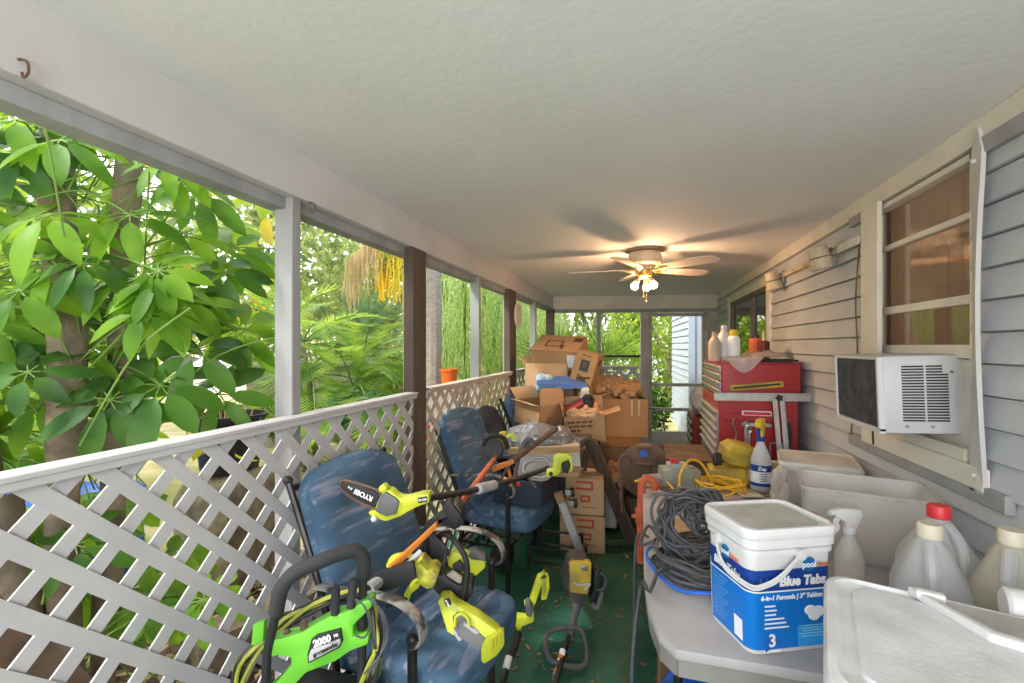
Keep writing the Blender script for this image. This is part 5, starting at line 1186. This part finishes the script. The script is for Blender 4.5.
# -- lime handled trimmer leaning to the floor beside the seat
lt = thing('cordless_trimmer', 'lime handled tool with black shaft standing on green floor beside nearest chair', 'string trimmer', atD(503,690,1.95))
m = slab([(529,604),(534,589),(538,578),(543,575.5),(549,577),(550,588),(547,600),(541,601),(542,586),(536,603),(534,608)], 2.25, .05, .010); b7 = m.build('battery_end', M_['lime'], lt, world=True)
m = slab([(542,580),(546,578.5),(546,592),(542,597)], 2.24, .04, .004); m.build('vent_slot', pm('lime_shadow',(.30,.34,.03),.6), b7, world=True)
m = slab([(524,605),(528,602),(534,608),(534,622),(522,627),(519,636),(517,636),(516,627),(511,625),(514,617),(526,618),(529,613)], 2.22, .045, .008); b8 = m.build('handle', M_['lime'], lt, world=True)
m = slab([(525,604),(530,603),(534,611),(531,618),(526,616)], 2.20, .05, .006); m.build('rubber_grip', M_['grey_plastic'], b8, world=True)
m = MB(); trod(m, [(518,634,2.2),(514,648,2.12),(508,660,2.06)], .020, 10); m.build('foam_grip', M_['print_black'], lt, world=True)
m = MB(); trod(m, [(509,659,2.06),(503,684,1.96),(499,700,1.90)], .013, 10); m.build('shaft', M_['dark_metal'], lt, world=True)
m = MB(); trod(m, [(509,657,2.05),(506,668,2.01)], .016, 10, 2); m.build('sticker_sleeve', M_['white_dirty'], lt, world=True)

mk('loop_rubber', (.085,.085,.088), .6, var=.3)
# -- old yellow engine trimmer on the floor
ot = thing('engine_trimmer', 'old yellow engine string trimmer with loop handle lying on green floor', 'string trimmer', atD(575,600,2.5))
m = slab([(568,567),(572,561),(588,562),(592,567),(590,590),(586,604),(578,612),(571,605),(568,590)], 2.48, .16, .02); e1 = m.build('engine_shroud', pm('engine_dark',(.07,.065,.06),.6,var=.4,scale=12), ot, world=True)
m = slab([(569.5,566),(573,562.5),(592,563.5),(591,582),(588,595),(570,593)], 2.465, .06, .012); m.build('yellow_cover', M_['yellow_dirty'], e1, world=True)
m = MB(); trod(m, [(574,583,2.46),(580,585,2.455),(590,584,2.46),(584,590,2.46)], .006, 6, 4); m.build('pull_lever', M_['light_grey'], e1, world=True)
m = slab([(581,566),(588,566),(588,571),(582,571)], 2.46, .03, .004); m.build('spark_plug', M_['steel'], e1, world=True)
m = slab([(594,571),(600,570),(604,578),(603,588),(598,596),(600,602),(592,607),(590,598),(594,590)], 2.52, .10, .012); m.build('muffler', M_['black_plastic'], ot, world=True)
m = MB(); trod(m, [(592,604,2.5),(597,608,2.48),(600,600,2.5),(602,592,2.52)], .014, 8); trod(m, [(600,573,2.5),(606,578,2.5),(604,588,2.5),(597,590,2.5)], .006, 6); m.build('fuel_line', M_['grey_plastic'], ot, world=True)
m = slab([(562,582),(567,570),(571,575),(571,598),(566,597)], 2.55, .14, .015); m.build('starter_case', M_['print_black'], ot, world=True)
m = MB(); trod(m, [(577,606,2.46),(573,622,2.38),(569,640,2.30)], [.022,.022,.020,.018,.018,.018,.016,.016,.016], 10, 4); m.build('throttle_sleeve', M_['grey_plastic'], ot, world=True)
m = MB(); trod(m, [(569,636,2.31),(562,660,2.18),(554,690,2.04)], .012, 10); m.build('shaft', M_['dark_metal'], ot, world=True)
m = MB(); m.tube(spline(line((551,631,2.30),(558,628.5,2.31),(574,627.5,2.33),(581,630,2.33),(585,640,2.30),(587,655,2.24),(585,664,2.20),(577,667,2.18),(560,664,2.17),(550,659,2.18),(546,648,2.22),(546,637,2.27)),4,True), .0125, 10, closed=True); m.build('loop_handle', M_['loop_rubber'], ot, world=True)
for k, (c, y) in enumerate((('print_white',652),('orange',657),('print_white',661),('blue_bright',664),('orange',668),('light_grey',673))):
    m = MB(); x = 564-(y-648)*.30; trod(m, [(x,y-1.6,2.205-.005*k),(x-.9,y+1.6,2.19-.005*k)], .0145, 10, 2); m.build('sticker_ring', M_[c], ot, world=True)

# -- green pressure washer, front left
pw = thing('pressure_washer', 'bright green pressure washer with black foam handle and wound hose, front left', 'pressure washer', atD(310,650,1.32)-V((0,0,.62)))
pw.location.z = 0
body = [(261,646),(275,640),(297,635),(331,616),(346.5,612),(362,602),(371,599.5),(372,607),(363,616),(353,626),(353,637),(369,635),(368,645),(351,651),(335,662),(306,673),(290,690),(272,708),(250,708),(282,676),(291,664),(290,658),(277,656),(264,660)]
m = slab(body, 1.30, .05, .007, gx=.0004); g1 = m.build('front_panel', M_['bright_green'], pw, world=True)
lb_ = [(311,640),(316,636),(340,629.5),(342,642),(339.5,648),(308,664),(307,655)]
m = slab(lb_, 1.292, .012, .002, gx=.0004); n1 = m.build('name_plate', M_['print_black'], g1, world=True)
m = slab([(311,650),(340,639),(340.5,643),(338,647),(309,662),(308.5,656)], 1.289, .006, .001, gx=.0004); m.build('plate_band', M_['light_grey'], n1, world=True)
vtext('2000', 321.5, 641.5, 1.287, 21, .026, M_['print_white'], n1, .0012, shear=.2); vtext('PSI', 336, 635.6, 1.287, 21, .010, M_['print_white'], n1, .0003); vtext('greenworks', 325, 650, 1.285, 25, .0155, M_['print_black'], n1, .0008)
def crop(*pts, d=1.3): return [(230+.224*p[0], 530+.224*p[1], p[2] if len(p) > 2 else d) for p in pts]
m = MB(); trod(m, crop((160,760,1.28),(165,560,1.28),(190,440,1.28),(212,340,1.27),(228,265,1.26),(290,190,1.25),(400,140,1.27),(520,96,1.31),(575,100,1.33),(598,140,1.34),(595,190,1.35),(592,330,1.35),(590,480,1.35),(588,700,1.35)), .0125, 10, 4); m.build('tube_handle', M_['print_black'], pw, world=True)
m = MB(); trod(m, crop((206,365,1.272),(228,265,1.26),(290,190,1.25),(400,140,1.27),(520,96,1.31),(575,100,1.33),(598,140,1.34),(595,195,1.35)), .0205, 12, 5); m.build('foam_grip', M_['black_foam'], pw, world=True)
for k, pts in enumerate((((470,375),(472,265)),((540,345),(550,235)))):
    m = MB(); trod(m, [(230+.224*pts[0][0],530+.224*pts[0][1],1.315),(230+.224*pts[1][0],530+.224*pts[1][1],1.315)], .0125, 12, 6)
    a = line((230+.224*pts[1][0],530+.224*pts[1][1],1.315))[0]; m.sph(a,.0125,seg=12); m.build('nozzle_holder', M_['black_foam'], pw, world=True)
m = MB()
for x, y in ((255,465),(330,420)): a = line((230+.224*x,530+.224*y,1.31))[0]; m.cyl(a+V((0,0,-.012)),a+V((0,0,.006)),.010); m.sph(a+V((0,0,.008)),.008)
m.build('hose_fitting', M_['rust'], pw, world=True)
for (mat, r, offs, seed) in (('hose_black',.0062,range(8),4),('hose_yellow',.0068,range(5),9)):
    if mat == 'hose_yellow': mk('hose_yellow', (.36,.38,.05), .5, var=.3)
    rr_ = random.Random(seed); m = MB(); pts = []
    for k in offs:
        j = lambda s=10: rr_.uniform(-s,s); dd = 1.36+.012*k
        loop = [(235+j(6),700,dd),(242+j(8),668+j(4),dd-.03),(262+j(5),645+j(6),dd),(282+j(6),624+j(7),dd+.03),(318+j(6),604+j(6),dd+.06),(355+j(5),594+j(4),dd+.05),(371+j(4),606+j(5),dd),(378+j(4),640+j(5),dd-.04),(372+j(6),670+j(5),dd-.04),(360+j(8),702,dd)]
        trod(m, loop, r, 6, 4)
    m.build('wound_hose', M_[mat], pw, world=True)
m = MB()
for k in range(3): trod(m, crop((628-8*k,300,1.30),(672+6*k,370,1.28),(690+8*k,470,1.28),(670,560,1.27),(640-20*k,640,1.27)), .003, 5, 4)
trod(m, crop((560,310,1.30),(600,340,1.28),(625,420,1.28),(600,480,1.28),(560,470,1.29)), .003, 5, 4); m.build('thin_cord', M_['cable'], pw, world=True)
m = slab([(251,646),(253,625),(264,621),(263,642)], 1.33, .02, .002); m.build('green_rack', M_['bright_green'], pw, world=True)
m = MB(); p = V(pw.location); m.box((-.0+p.x,p.y+.06,.34),(.30,.22,.34),bev=.03,seg=2); m.build('motor_housing', M_['black_plastic'], pw, world=True)
m = MB(); m.box((p.x,p.y+.06,.13),(.34,.24,.10),bev=.02); m.build('base', M_['bright_green'], pw, world=True)
for s in (-1,1): m = MB(); m.cyl((p.x+s*.17,p.y+.12,.10),(p.x+s*.22,p.y+.12,.10),.10,seg=24); m.build('wheel', M_['black_plastic'], pw, world=True)
# uprights down to the base
m = MB(); a = line((266,690,1.28))[0]; m.cyl(a, (p.x-.15,p.y+.02,.18), .0125); a = line((362,690,1.35))[0]; m.cyl(a, (p.x+.15,p.y+.02,.18), .0125); m.build('upright', M_['print_black'], pw, world=True)

# -- clutter on second chair
em = thing('ear_muffs', 'black and yellow ear defenders hung against the second blue chair', 'ear muffs', atD(495,450,2.75))
m = MB(); c = atD(493,449,2.72); m.lathe([(.004,0),(.055,0),(.065,.02),(.06,.05),(.004,.055)], 24, frame(c,(.9,.2,0),(0,.3,1))); m.build('ear_cup', M_['print_black'], em, world=True)
m = MB(); trod(m, [(484,451,2.70),(485,440,2.68),(492,435,2.68),(503,438,2.70),(508,448,2.72)], .014, 10, 5); m.build('head_band', M_['print_black'], em, world=True)
m = slab([(496,438),(500,433),(506,432),(508,438),(505,448),(501,452)], 2.76, .06, .012); m.build('yellow_cup', M_['yellow_dirty'], em, world=True)
m = MB(); trod(m, [(507,437,2.75),(512,435,2.75),(514,440,2.75)], .012, 8); m.build('lime_end', M_['lime'], em, world=True)
pp = thing('pole_pruner', 'dark shafted pruner with orange clamp pointing at the grey bag', 'pruner', atD(500,466,2.7))
m = MB(); trod(m, [(512,461,2.72),(535,444,2.95),(556,429,3.15)], .019, 10); m.build('shaft', M_['rust'], pp, world=True)
m = slab([(491,469),(497,465),(507,462),(513,459),(515,463),(508,467),(494,472)], 2.70, .03, .006); m.build('orange_clamp', M_['orange'], pp, world=True)
m = MB(); trod(m, [(513,461,2.72),(506,470,2.70),(500,482,2.68)], .008, 6); m.build('blade', M_['rust'], pp, world=True)
m = MB()
for k in range(16):
    x = 470+1.4*k; y = 496-2.1*k; trod(m, [(x,y,2.62),(x+4.5,y+2.4,2.60)], .004, 4, 2)
trod(m, [(466,500,2.62),(497,455,2.66)], .012, 6, 3); tag(m.build('trimmer_blade', M_['rust']), 'toothed rusty hedge blade lying against the second chair back', 'blade')
tcr = thing('tool_crate', 'dark navy tool crate sitting on the second blue chair seat', 'crate', (-.75,3.05,.52), math.radians(-8))
mk('crate_navy', (.025,.035,.06), .55, var=.3)
m = MB()
for (x,y,dx,dy) in ((-.16,0,.012,.34),(.16,0,.012,.34),(0,-.17,.33,.012),(0,.17,.33,.012)): m.box((x,y,.08),(dx,dy,.16),bev=.003)
m.box((0,0,.006),(.32,.34,.012)); m.build('shell', M_['crate_navy'], tcr)
m = MB(); pts = []
for i in range(90): a = 2*PI*i/12; pts.append(V((-.66,2.98,.70))+V((.10*math.cos(a)*(1+.1*math.sin(i)),.055*math.sin(a)+.012*math.sin(i*.3),.035+.05*math.sin(a)+.012*math.cos(i*.7))))
m.tube(spline(pts,2), .005, 5); tag(m.build('wire_coil', M_['light_grey']), 'coil of pale grey wire on top of the navy tool crate', 'wire')
for k, (mat, pts, lab) in enumerate((('red_cap',[(515,468,2.85),(517,477,2.82),(519,486,2.80)],'red handled pliers standing in the navy crate'),('orange',[(508,468,2.82),(510,476,2.80),(511,486,2.80)],'orange handled tool standing in the navy crate'),('grey_plastic',[(521,450,2.9),(518,462,2.85),(514,478,2.82)],'grey curved hose end standing in the navy crate'),('rust',[(524,474,2.9),(530,480,2.85),(536,488,2.82)],'rusty hand tool lying in the navy crate'))):
    m = MB(); trod(m, pts, .011 if k < 3 else .008, 8); tag(m.build('hand_tool', M_[mat]), lab, 'tool')
m = MB(); trod(m, [(520,452,2.86),(524,443,2.88),(530,440,2.9),(531,447,2.9)], .02, 10); tag(m.build('grey_tube', M_['grey_plastic']), 'bent grey plastic tube beside the ear defenders', 'tube')
# floor litter
m = MB(); rl = random.Random(5)
for i in range(150):
    p = V((rl.uniform(-.7,.1), rl.uniform(1.5,4.2), .004)); leaf(m, p, (rl.gauss(0,1),rl.gauss(0,1),.05), (rl.gauss(0,.2),rl.gauss(0,.2),1), rl.uniform(.02,.055), rl.uniform(.008,.02), -.1, 3)
for i in range(60):
    p = V((rl.uniform(-.7,.1), rl.uniform(1.5,4.2), .004)); d = V((rl.gauss(0,1),rl.gauss(0,1),0)).normalized(); m.tube([p,p+d*rl.uniform(.03,.13)], .0015, 4)
tag(m.build('leaf_litter', pm('litter',(.34,.16,.08),.9,var=.5)), 'small dry leaves and twigs scattered on the green floor', 'leaf litter', kind='stuff')
# ================================================================== CARTONS
def carton(label, M, w, d, h, flaps=(), mat='cardboard', closed=False, name='cardboard_box', tape=False):
    """flaps: (side, length, angle) side in 'f','b','l','r'; angle 0 = flat closed, 90 = straight up, 180+ = folded out"""
    t = thingM(name, label, 'cardboard box', M, 'cardboard cartons heaped at the back'); m = MB(); e = .005
    m.box((0,0,e/2),(w,d,e)); m.box((0,-d/2+e/2,h/2),(w,e,h)); m.box((0,d/2-e/2,h/2),(w,e,h)); m.box((-w/2+e/2,0,h/2),(e,d,h)); m.box((w/2-e/2,0,h/2),(e,d,h))
    if closed: m.box((0,0,h-e/2),(w,d,e))
    b = m.build('box_body', M_[mat], t, smooth=False)
    for s, L, a in flaps:
        a = math.radians(a)
        if s in 'fb':
            y = -d/2 if s == 'f' else d/2; k = 1 if s == 'f' else -1
            p = V((0, y+k*math.cos(a)*L/2, h+math.sin(a)*L/2)); m = MB(frame(p,(1,0,0),(0,k*math.cos(a),math.sin(a)))); m.box((0,0,0),(w-.01,L,e))
        else:
            x = -w/2 if s == 'l' else w/2; k = 1 if s == 'l' else -1
            p = V((x+k*math.cos(a)*L/2, 0, h+math.sin(a)*L/2)); m = MB(frame(p,(k*math.cos(a),0,math.sin(a)),(0,1,0))); m.box((0,0,0),(L,d-.01,e))
        m.build('flap', M_['cardboard_light'], t, smooth=False)
    if tape:
        m = MB(); m.box((0,0,h+.001),(w,.05,.0015)); m.box((w/2+.001,0,h*.8),(.0015,.05,h*.4)); m.box((-w/2-.001,0,h*.8),(.0015,.05,h*.4)); m.build('tape', pm('tape_tan',(.45,.33,.20),.3), t)
    return t, b
def at(px, py, d, rz=0, rx=0, ry=0): return Matrix.Translation(atD(px,py,d)) @ Matrix.Rotation(math.radians(rz),4,'Z') @ Matrix.Rotation(math.radians(ry),4,'Y') @ Matrix.Rotation(math.radians(rx),4,'X')
def fr(t, x, z, d_, dd=.002): return frame((x,-d_/2-dd,z),(1,0,0),(0,0,1))
PB = M_['print_black']; mk('print_brown', (.10,.055,.03), .8, var=.1); PBR = M_['print_brown']
mk('print_red', (.50,.07,.04), .8, var=.15)
def smile(parent, Mx, s):
    m = MB(Mx); pts = [(-s+2*s*i/10, -.30*s*math.sin(PI*i/10), .001) for i in range(11)]; m.tube(pts, .006*s/.06, 4); m.prism([(s*.75,-.05*s),(s*1.15,.12*s),(s*1.1,-.25*s)],0,.001); return m.build('arrow_mark', PB, parent)
# hidden support pieces low in the heap are cartons too
tS, _ = carton('lowest large carton under the heap, behind the leaning plank', Matrix.Translation((-.30,4.55,0)) @ Matrix.Rotation(.1,4,'Z'), .62, .62, .64, closed=True, mat='cardboard_dark')
tS2, _ = carton('low carton under the text-printed open box, beside the fourth chair', Matrix.Translation((-.50,3.98,0)), .30, .36, .70, closed=True, mat='cardboard_dark')
tS3, _ = carton('tall carton at the back of the heap under the tilted top box', Matrix.Translation((-.80,5.55,0)) @ Matrix.Rotation(.05,4,'Z'), .55, .5, 1.10, closed=True)
# large right carton
t, b = carton('largest open carton at right end of the heap, long flap folded out', at(618,433,4.85,12), .52, .46, .385, (('l',.20,155),('b',.2,60)), tape=False)
m = MB()
for x in (.10,.17): m.box((x,-.232,.30),(.018,.002,.16))
m.build('tape_strip', pm('tape_white',(.62,.55,.45),.5), b)
# printed open carton in front
t, b = carton('open carton printed with dark text lines, stuffed with brown paper', at(586,438,4.05,6,0,-4), .345, .30, .215, (('b',.15,75),('r',.14,165),('l',.13,100)), mat='cardboard')
def blocks(parent, t, x, z, w, h, dd, seed):          # rows of printed word shapes too small to read
    q = random.Random(seed); m = MB(fr(t,x,z,dd)); c = -w/2
    while c < w/2-.02: l = min(q.uniform(.025,.06), w/2-c); m.box((c+l/2,0,0),(l,h*q.uniform(.8,1),.001)); c += l+.010
    return m.build('print_row', PBR, parent)
for k, wl in enumerate((.20,.21,.12,.19)): blocks(b, t, -.035+(wl-.2)/2, .165-.036*k, wl, .018 if k < 3 else .009, .30, k)
m = MB(fr(t,-.145,.16,.30)); m.box((-.008,0,0),(.006,.03,.001)); m.box((.008,0,0),(.006,.03,.001)); m.build('arrow_print', PBR, b)
m = MB(); m.puff((.29,.24,.09),18,3,.05,14,5, at(586,413,4.02,6)); tag(m.build('packing_paper', M_['cardboard_light'], sharp=14), 'crumpled brown paper filling the text-printed carton', 'paper')
# arrow printed open carton at left front
t, b = carton('open carton with curved arrow print, leaning left of the blue sheet', at(538,424,4.2,-34,0,6), .33, .30, .21, (('r',.15,84),('b',.15,80),('f',.07,170),('l',.13,135)))
smile(b, fr(t,.09,.07,.34), .05); m = MB(fr(t,-.0,.21,.34)); m.box((0,0,0),(.05,.03,.001)); m.build('tape_tab', M_['brown_grime'], b)
# tilted top carton
t, b = carton('topmost closed carton tilted forward with square outline print', at(560,361,4.75,-6,22,3), .49, .42, .20, closed=True, mat='cardboard')
m = MB(Matrix.Translation((-.04,-.02,.202)))
for (x,y,w_,h_) in ((0,.07,.17,.014),(0,-.07,.17,.014),(-.08,0,.014,.15),(.08,0,.014,.15)): m.box((x,y,0),(w_,h_,.001))
m.build('square_mark', PB, b)
m = MB(); m.box((.18,.10,.202),(.09,.11,.001)); m.box((.06,-.10,.202),(.03,.10,.001)); m.build('print_patch', PBR, b); m = MB(); m.box((.19,-.212,.10),(.11,.002,.13)); m.build('white_label', M_['print_white'], b)
# open carton beneath it
t, b = carton('open carton directly beneath the tilted topmost carton', at(551,386,4.75,-4), .44, .40, .24, (('l',.10,140),('b',.16,85),('r',.14,100)), mat='cardboard_light')
# small carton standing on edge, printed label
t, b = carton('narrow carton leaning on edge with dark label and curved arrow', at(583,382,4.45,-8,0,16), .215, .24, .30, closed=True)
m = MB(fr(t,.0,.17,.24)); m.box((0,0,0),(.085,.11,.002)); m.build('dark_label', pm('label_teal',(.03,.06,.075),.5), b)
m = MB(fr(t,.0,.17,.24,.004)); m.box((0,.01,0),(.04,.05,.001)); m.build('label_window', M_['brown_grime'], b)
smile(b, fr(t,.015,.075,.24), .06); m = MB(fr(t,.0,.03,.24)); m.box((0,0,0),(.09,.045,.002)); m.build('print_patch', PBR, b); blocks(b, t, .01, .268, .11, .014, .24, 9)
m = MB(frame((.1085,-.0,.22),(0,1,0),(0,0,1))); m.box((0,0,0),(.08,.06,.002)); m.build('side_print', PBR, b)
# small one behind the right
t, b = carton('plain carton behind the leaning labelled carton, paper spilling out', at(606,397,5.15,10), .34, .34, .23, (('l',.12,120),), mat='cardboard')
t, b = carton('small carton tucked under the blue sheet in mid heap', at(567,404,4.35,0), .17, .2, .20, closed=True, mat='cardboard_dark')
m = MB(); m.puff((.46,.30,.15),22,3,.075,11,3, at(618,390,4.8)); tag(m.build('packing_paper', M_['cardboard'], sharp=14), 'heap of crumpled brown paper on the largest carton', 'paper')
m = MB(); m.puff((.52,.34,.18),22,3,.09,11,8, at(608,474,3.95)); tag(m.build('packing_paper', M_['cardboard_dark'], sharp=14), 'crumpled brown paper low behind the leaning plank', 'paper')
m = MB(); m.grid(lambda u,v: (u-.5,v-.5,.06*noise.noise(V((u*3,v*3,2)))), 10, 6, at(603,468,4.3,10,25) @ Matrix.Diagonal((.65,.4,1,1))); m.grid(lambda u,v: (u-.5,v-.5,.06*noise.noise(V((u*3,v*3,2)))-.008), 10, 6, at(603,468,4.3,10,25) @ Matrix.Diagonal((.65,.4,1,1)))
tag(m.build('cardboard_sheet', M_['cardboard']), 'flattened cardboard sheet below the largest carton', 'cardboard')
# blue sheet, coloured bag, red box
m = MB()
def bs(u, v): return atD(537+50*u, 381+3*u+5*(v-.5)+3*math.sin(PI*u)*(v-.5)-2.5*math.sin(PI*u*.9), 4.12+.30*(1-v))+V((0,0,.012*noise.noise(V((u*5,v*4,0)))))
mk('blue_sheet', (.07,.17,.50), .45, col2=(.05,.12,.36), scale=6)
m.grid(bs, 20, 6); m.grid(lambda u,v: bs(u,v)-V((0,0,.035*(.3+math.sin(PI*u)))), 20, 6); m.grid(lambda u,v: bs(u,0 if False else 1)-V((0,0,.035*(.3+math.sin(PI*u))*v)), 20, 1)
tag(m.build('blue_sheet', M_['blue_sheet']), 'flat blue padded sheet lying across the middle of the carton heap', 'sheet')
mk('party', (.55,.62,.66), .5, col2=(.12,.42,.62), scale=14, sharp=True)
m = MB(); m.puff((.15,.12,.17),8,3,.03,12,2, at(544,382,4.35)); tag(m.build('patterned_bag', M_['party']), 'small blue and white patterned bag under the blue sheet', 'bag')
t = thingM('red_carton', 'dark red narrow box tilted among the cartons', 'box', at(576,405,4.05,10,0,-28)); m = MB(); m.box((0,0,0),(.19,.10,.06),bev=.003); b = m.build('box_body', M_['dark_red'], t); m = MB(); m.box((0,-.0505,0),(.13,.002,.022)); m.build('red_print', M_['red_cap'], b)
m = MB(); m.puff((.08,.1,.14),6,3,.02,14,6, at(585,395,4.1)); tag(m.build('white_wrap', M_['white_dirty']), 'small white crumpled wrapping beside the dark red box', 'wrapping')
m = MB(); m.puff((.09,.1,.12),6,3,.02,14,9, at(588,401,4.02)); tag(m.build('black_pouch', M_['print_black']), 'small black pouch right of the dark red box', 'pouch')
# grey plastic bag
mk('grey_film', (.19,.20,.22), .3, col2=(.12,.125,.14), scale=8, bump=.3, bscale=14, spec=.7)
m = MB(); b = bmesh.new(); bmesh.ops.create_icosphere(b, subdivisions=5, radius=1)
for v in b.verts:
    q = v.co; k = 1+.16*noise.noise(q*2.2)+.11*abs(noise.noise(q*5+V((3,1,2))))+.05*abs(noise.noise(q*12)); v.co = V((q.x*.30*k,q.y*.24*k,max(-.10,q.z*.165*k*(1-.25*q.x)+.02*abs(noise.noise(q*9)))) )
m.bm(b, at(543,446,3.62,10)); tag(m.build('grey_plastic_bag', M_['grey_film'], sharp=24), 'large crumpled grey plastic bag below the open cartons', 'plastic bag')
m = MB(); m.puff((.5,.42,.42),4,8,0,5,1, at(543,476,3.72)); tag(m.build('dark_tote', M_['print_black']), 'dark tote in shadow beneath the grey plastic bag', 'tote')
# white drawer with wooden rim
Md = at(550,473,3.30,8,0,-3); dw = thingM('wooden_tray', 'pale deep tray with tan wooden rim under the grey plastic bag', 'tray', Md); m = MB()
m.box((0,0,.10),(.44,.34,.15),bev=.004); m.build('drawer_box', pm('drawer_white',(.50,.50,.45),.6,var=.15), dw)
m = MB(); m.box((-.02,-.175,.205),(.48,.03,.045),bev=.003); m.build('front_rim', pm('rim_wood',(.48,.30,.13),.6,var=.25,stretch=(1,8,8)), dw); m = MB(); m.box((.16,-.19,.06),(.12,.04,.06),bev=.003); m.build('side_block', M_['wood'], dw)
m = MB(); a = atD(563,475,3.05); m.bar(a-V((.06,0,.0)), a+V((.10,.02,-.0)), .04, .025, bev=.004); tag(m.build('wood_offcut', M_['wood']), 'short tan wooden piece sticking out beside the pole saw handle', 'wood piece')
# two printed cartons on the floor
for k, (z, rz, lab) in enumerate(((0,6,'lower of two red-printed cartons stacked on the green floor'),(.285,3,'upper of two red-printed cartons stacked under the pale wooden tray'))):
    p = atZ(583,553,0); Mx = Matrix.Translation((p.x-.02,p.y+.14,z)) @ Matrix.Rotation(math.radians(rz),4,'Z')
    t, b = carton(lab, Mx, .335, .28, .28, closed=True, mat='cardboard_light'); m = MB(fr(t,.01,.16,.28))
    for (x,y,w_,h_) in ((.02,.085,.12,.016),(.02,.035,.12,.016),(.08,.06,.016,.065),(.03,-.02,.06,.014),(.03,-.055,.06,.014),(.06,-.038,.014,.05),(.0,-.038,.014,.05),(.06,-.10,.09,.006)): m.box((x-.01,y,0),(w_,h_,.001))
    m.build('red_outline', M_['print_red'], b)
m = MB(); m.box(atD(609,503,3.95),(.14,.25,.34),bev=.012); tag(m.build('grey_bin', M_['light_grey']), 'pale grey bin between floor cartons and the leaning plank', 'bin')
# leaning plank, dolly board
m = MB(); a = atD(590,440,3.55); b_ = atZ(634,548,.0); m.bar(a, b_+V((0,0,.02)), .02, .13, up=(.8,-.7,.2)); tag(m.build('leaning_plank', M_['dark_wood']), 'long dark weathered plank leaning against the carton heap', 'plank')
m = MB(); m.bar(atD(572,446,3.6),atD(592,436,3.55),.06,.02); m.bar(atD(588,441,3.6),atD(584,478,3.65),.03,.03); tag(m.build('wood_bracket', M_['dark_wood']), 'short dark wood piece behind the top of the leaning plank', 'plank')
dl = thing('dolly_board', 'grey board with caster wheels leaning on the stacked floor cartons', 'dolly', atZ(588,573,0))
a = atD(558,492,3.05); b_ = atZ(589,574,.02); m = MB(); m.bar(a, b_, .05, .03, up=(-.2,-1,.3), bev=.003); m.build('board', M_['light_grey'], dl, world=True)
m = MB(); m.bar(a+V((0,-.003,0)), a.lerp(b_,.12)+V((0,-.003,0)), .053, .034, up=(-.2,-1,.3)); m.build('bare_wood_end', M_['wood'], dl, world=True)
for (px, py, d) in ((570,492,3.10),(573,503,3.12),(583,548,3.2)):
    q = atD(px,py,d); m = MB(); m.cyl(q-CR*.012+V((.015,0,0)), q+CR*.012+V((.015,0,0)), .030, seg=16); cw = m.build('caster_wheel', M_['print_black'], dl, world=True); m = MB(); m.bar(q+V((-.03,0,.0)),q+V((.015,0,0)),.03,.035); m.build('caster_fork', M_['steel'], cw, world=True)
rk = thing('metal_rack', 'low dark metal rack on the floor under the second blue chair', 'rack', (-.60,3.25,0)); m = MB()
for z in (.06,.16): m.tube([(-.75,3.1,z),(-.42,3.1,z),(-.42,3.4,z),(-.75,3.4,z)], .010, 6, closed=True)
m.build('rails', M_['dark_metal'], rk, world=True); m = MB()
for (x,y) in ((-.75,3.1),(-.42,3.1),(-.42,3.4),(-.75,3.4)): m.cyl((x,y,0),(x,y,.17),.010)
m.build('posts', M_['dark_metal'], rk, world=True)
m = MB(); q = atD(494,541,3.0); m.puff((.16,.14,.16),5,3,.02,10,3, Matrix.Translation((q.x,q.y+.2,.10))); tag(m.build('black_case', M_['print_black']), 'small black case on the floor beneath the second chair', 'case')
# ================================================================== LIGHT, SKY, CAMERA
sc = bpy.context.scene
wd = bpy.data.worlds.new('sky'); sc.world = wd; wd.use_nodes = True; nt = wd.node_tree
bg = nt.nodes['Background']
sk = nt.nodes.new('ShaderNodeTexSky'); sk.sky_type = 'NISHITA'; sk.sun_disc = False
sk.sun_elevation = math.radians(48); sk.sun_rotation = math.radians(285); sk.air_density = 1.0; sk.dust_density = 4.0; sk.ozone_density = 1.0
mxw = nt.nodes.new('ShaderNodeMix'); mxw.data_type = 'RGBA'; mxw.inputs[0].default_value = .55; mxw.inputs[7].default_value = (3.2,3.3,3.4,1)
nt.links.new(sk.outputs[0], mxw.inputs[6]); nt.links.new(mxw.outputs[2], bg.inputs['Color']); bg.inputs['Strength'].default_value = .62
def light(name, typ, loc, energy, col=(1,1,1), size=.1, rot=(0,0,0), sy=None):
    l = bpy.data.lights.new(name, typ); l.energy = energy; l.color = col
    if typ == 'AREA':
        l.size = size
        if sy: l.shape = 'RECTANGLE'; l.size_y = sy
    elif typ == 'SUN': l.angle = size
    else: l.shadow_soft_size = size
    o = bpy.data.objects.new(name, l); C.objects.link(o); o.location = loc; o.rotation_euler = rot; return o
light('sun', 'SUN', (0,0,10), 3.2, (1,.95,.86), math.radians(6), (math.radians(34), math.radians(-30), 0))
light('fill_light', 'AREA', (.1,-1.3,1.6), 54, (1,.98,.96), 1.8, (math.radians(90),0,math.radians(4)), 1.2)  # added fill in place of a flash, brightens the porch from behind the camera
light('fan_lamp', 'POINT', (.03,3.84,2.03), 34, (1,.56,.28), .035)
light('window_fill', 'POINT', (XR+.7,2.5,1.9), 11, (1,.78,.58), .1)  # added light behind the backing sheet, makes the near window glow warm
cam = bpy.data.cameras.new('camera'); cam.sensor_width = 36; cam.lens = FOC/1024*36; cam.shift_y = 4.5/1024; cam.clip_start = .02
co = bpy.data.objects.new('camera', cam); C.objects.link(co); co.location = (0,0,EYE); co.rotation_euler = (PI/2, 0, TH); sc.camera = co
sc.view_settings.view_transform = 'Standard'; sc.view_settings.look = 'None'; sc.view_settings.exposure = .30
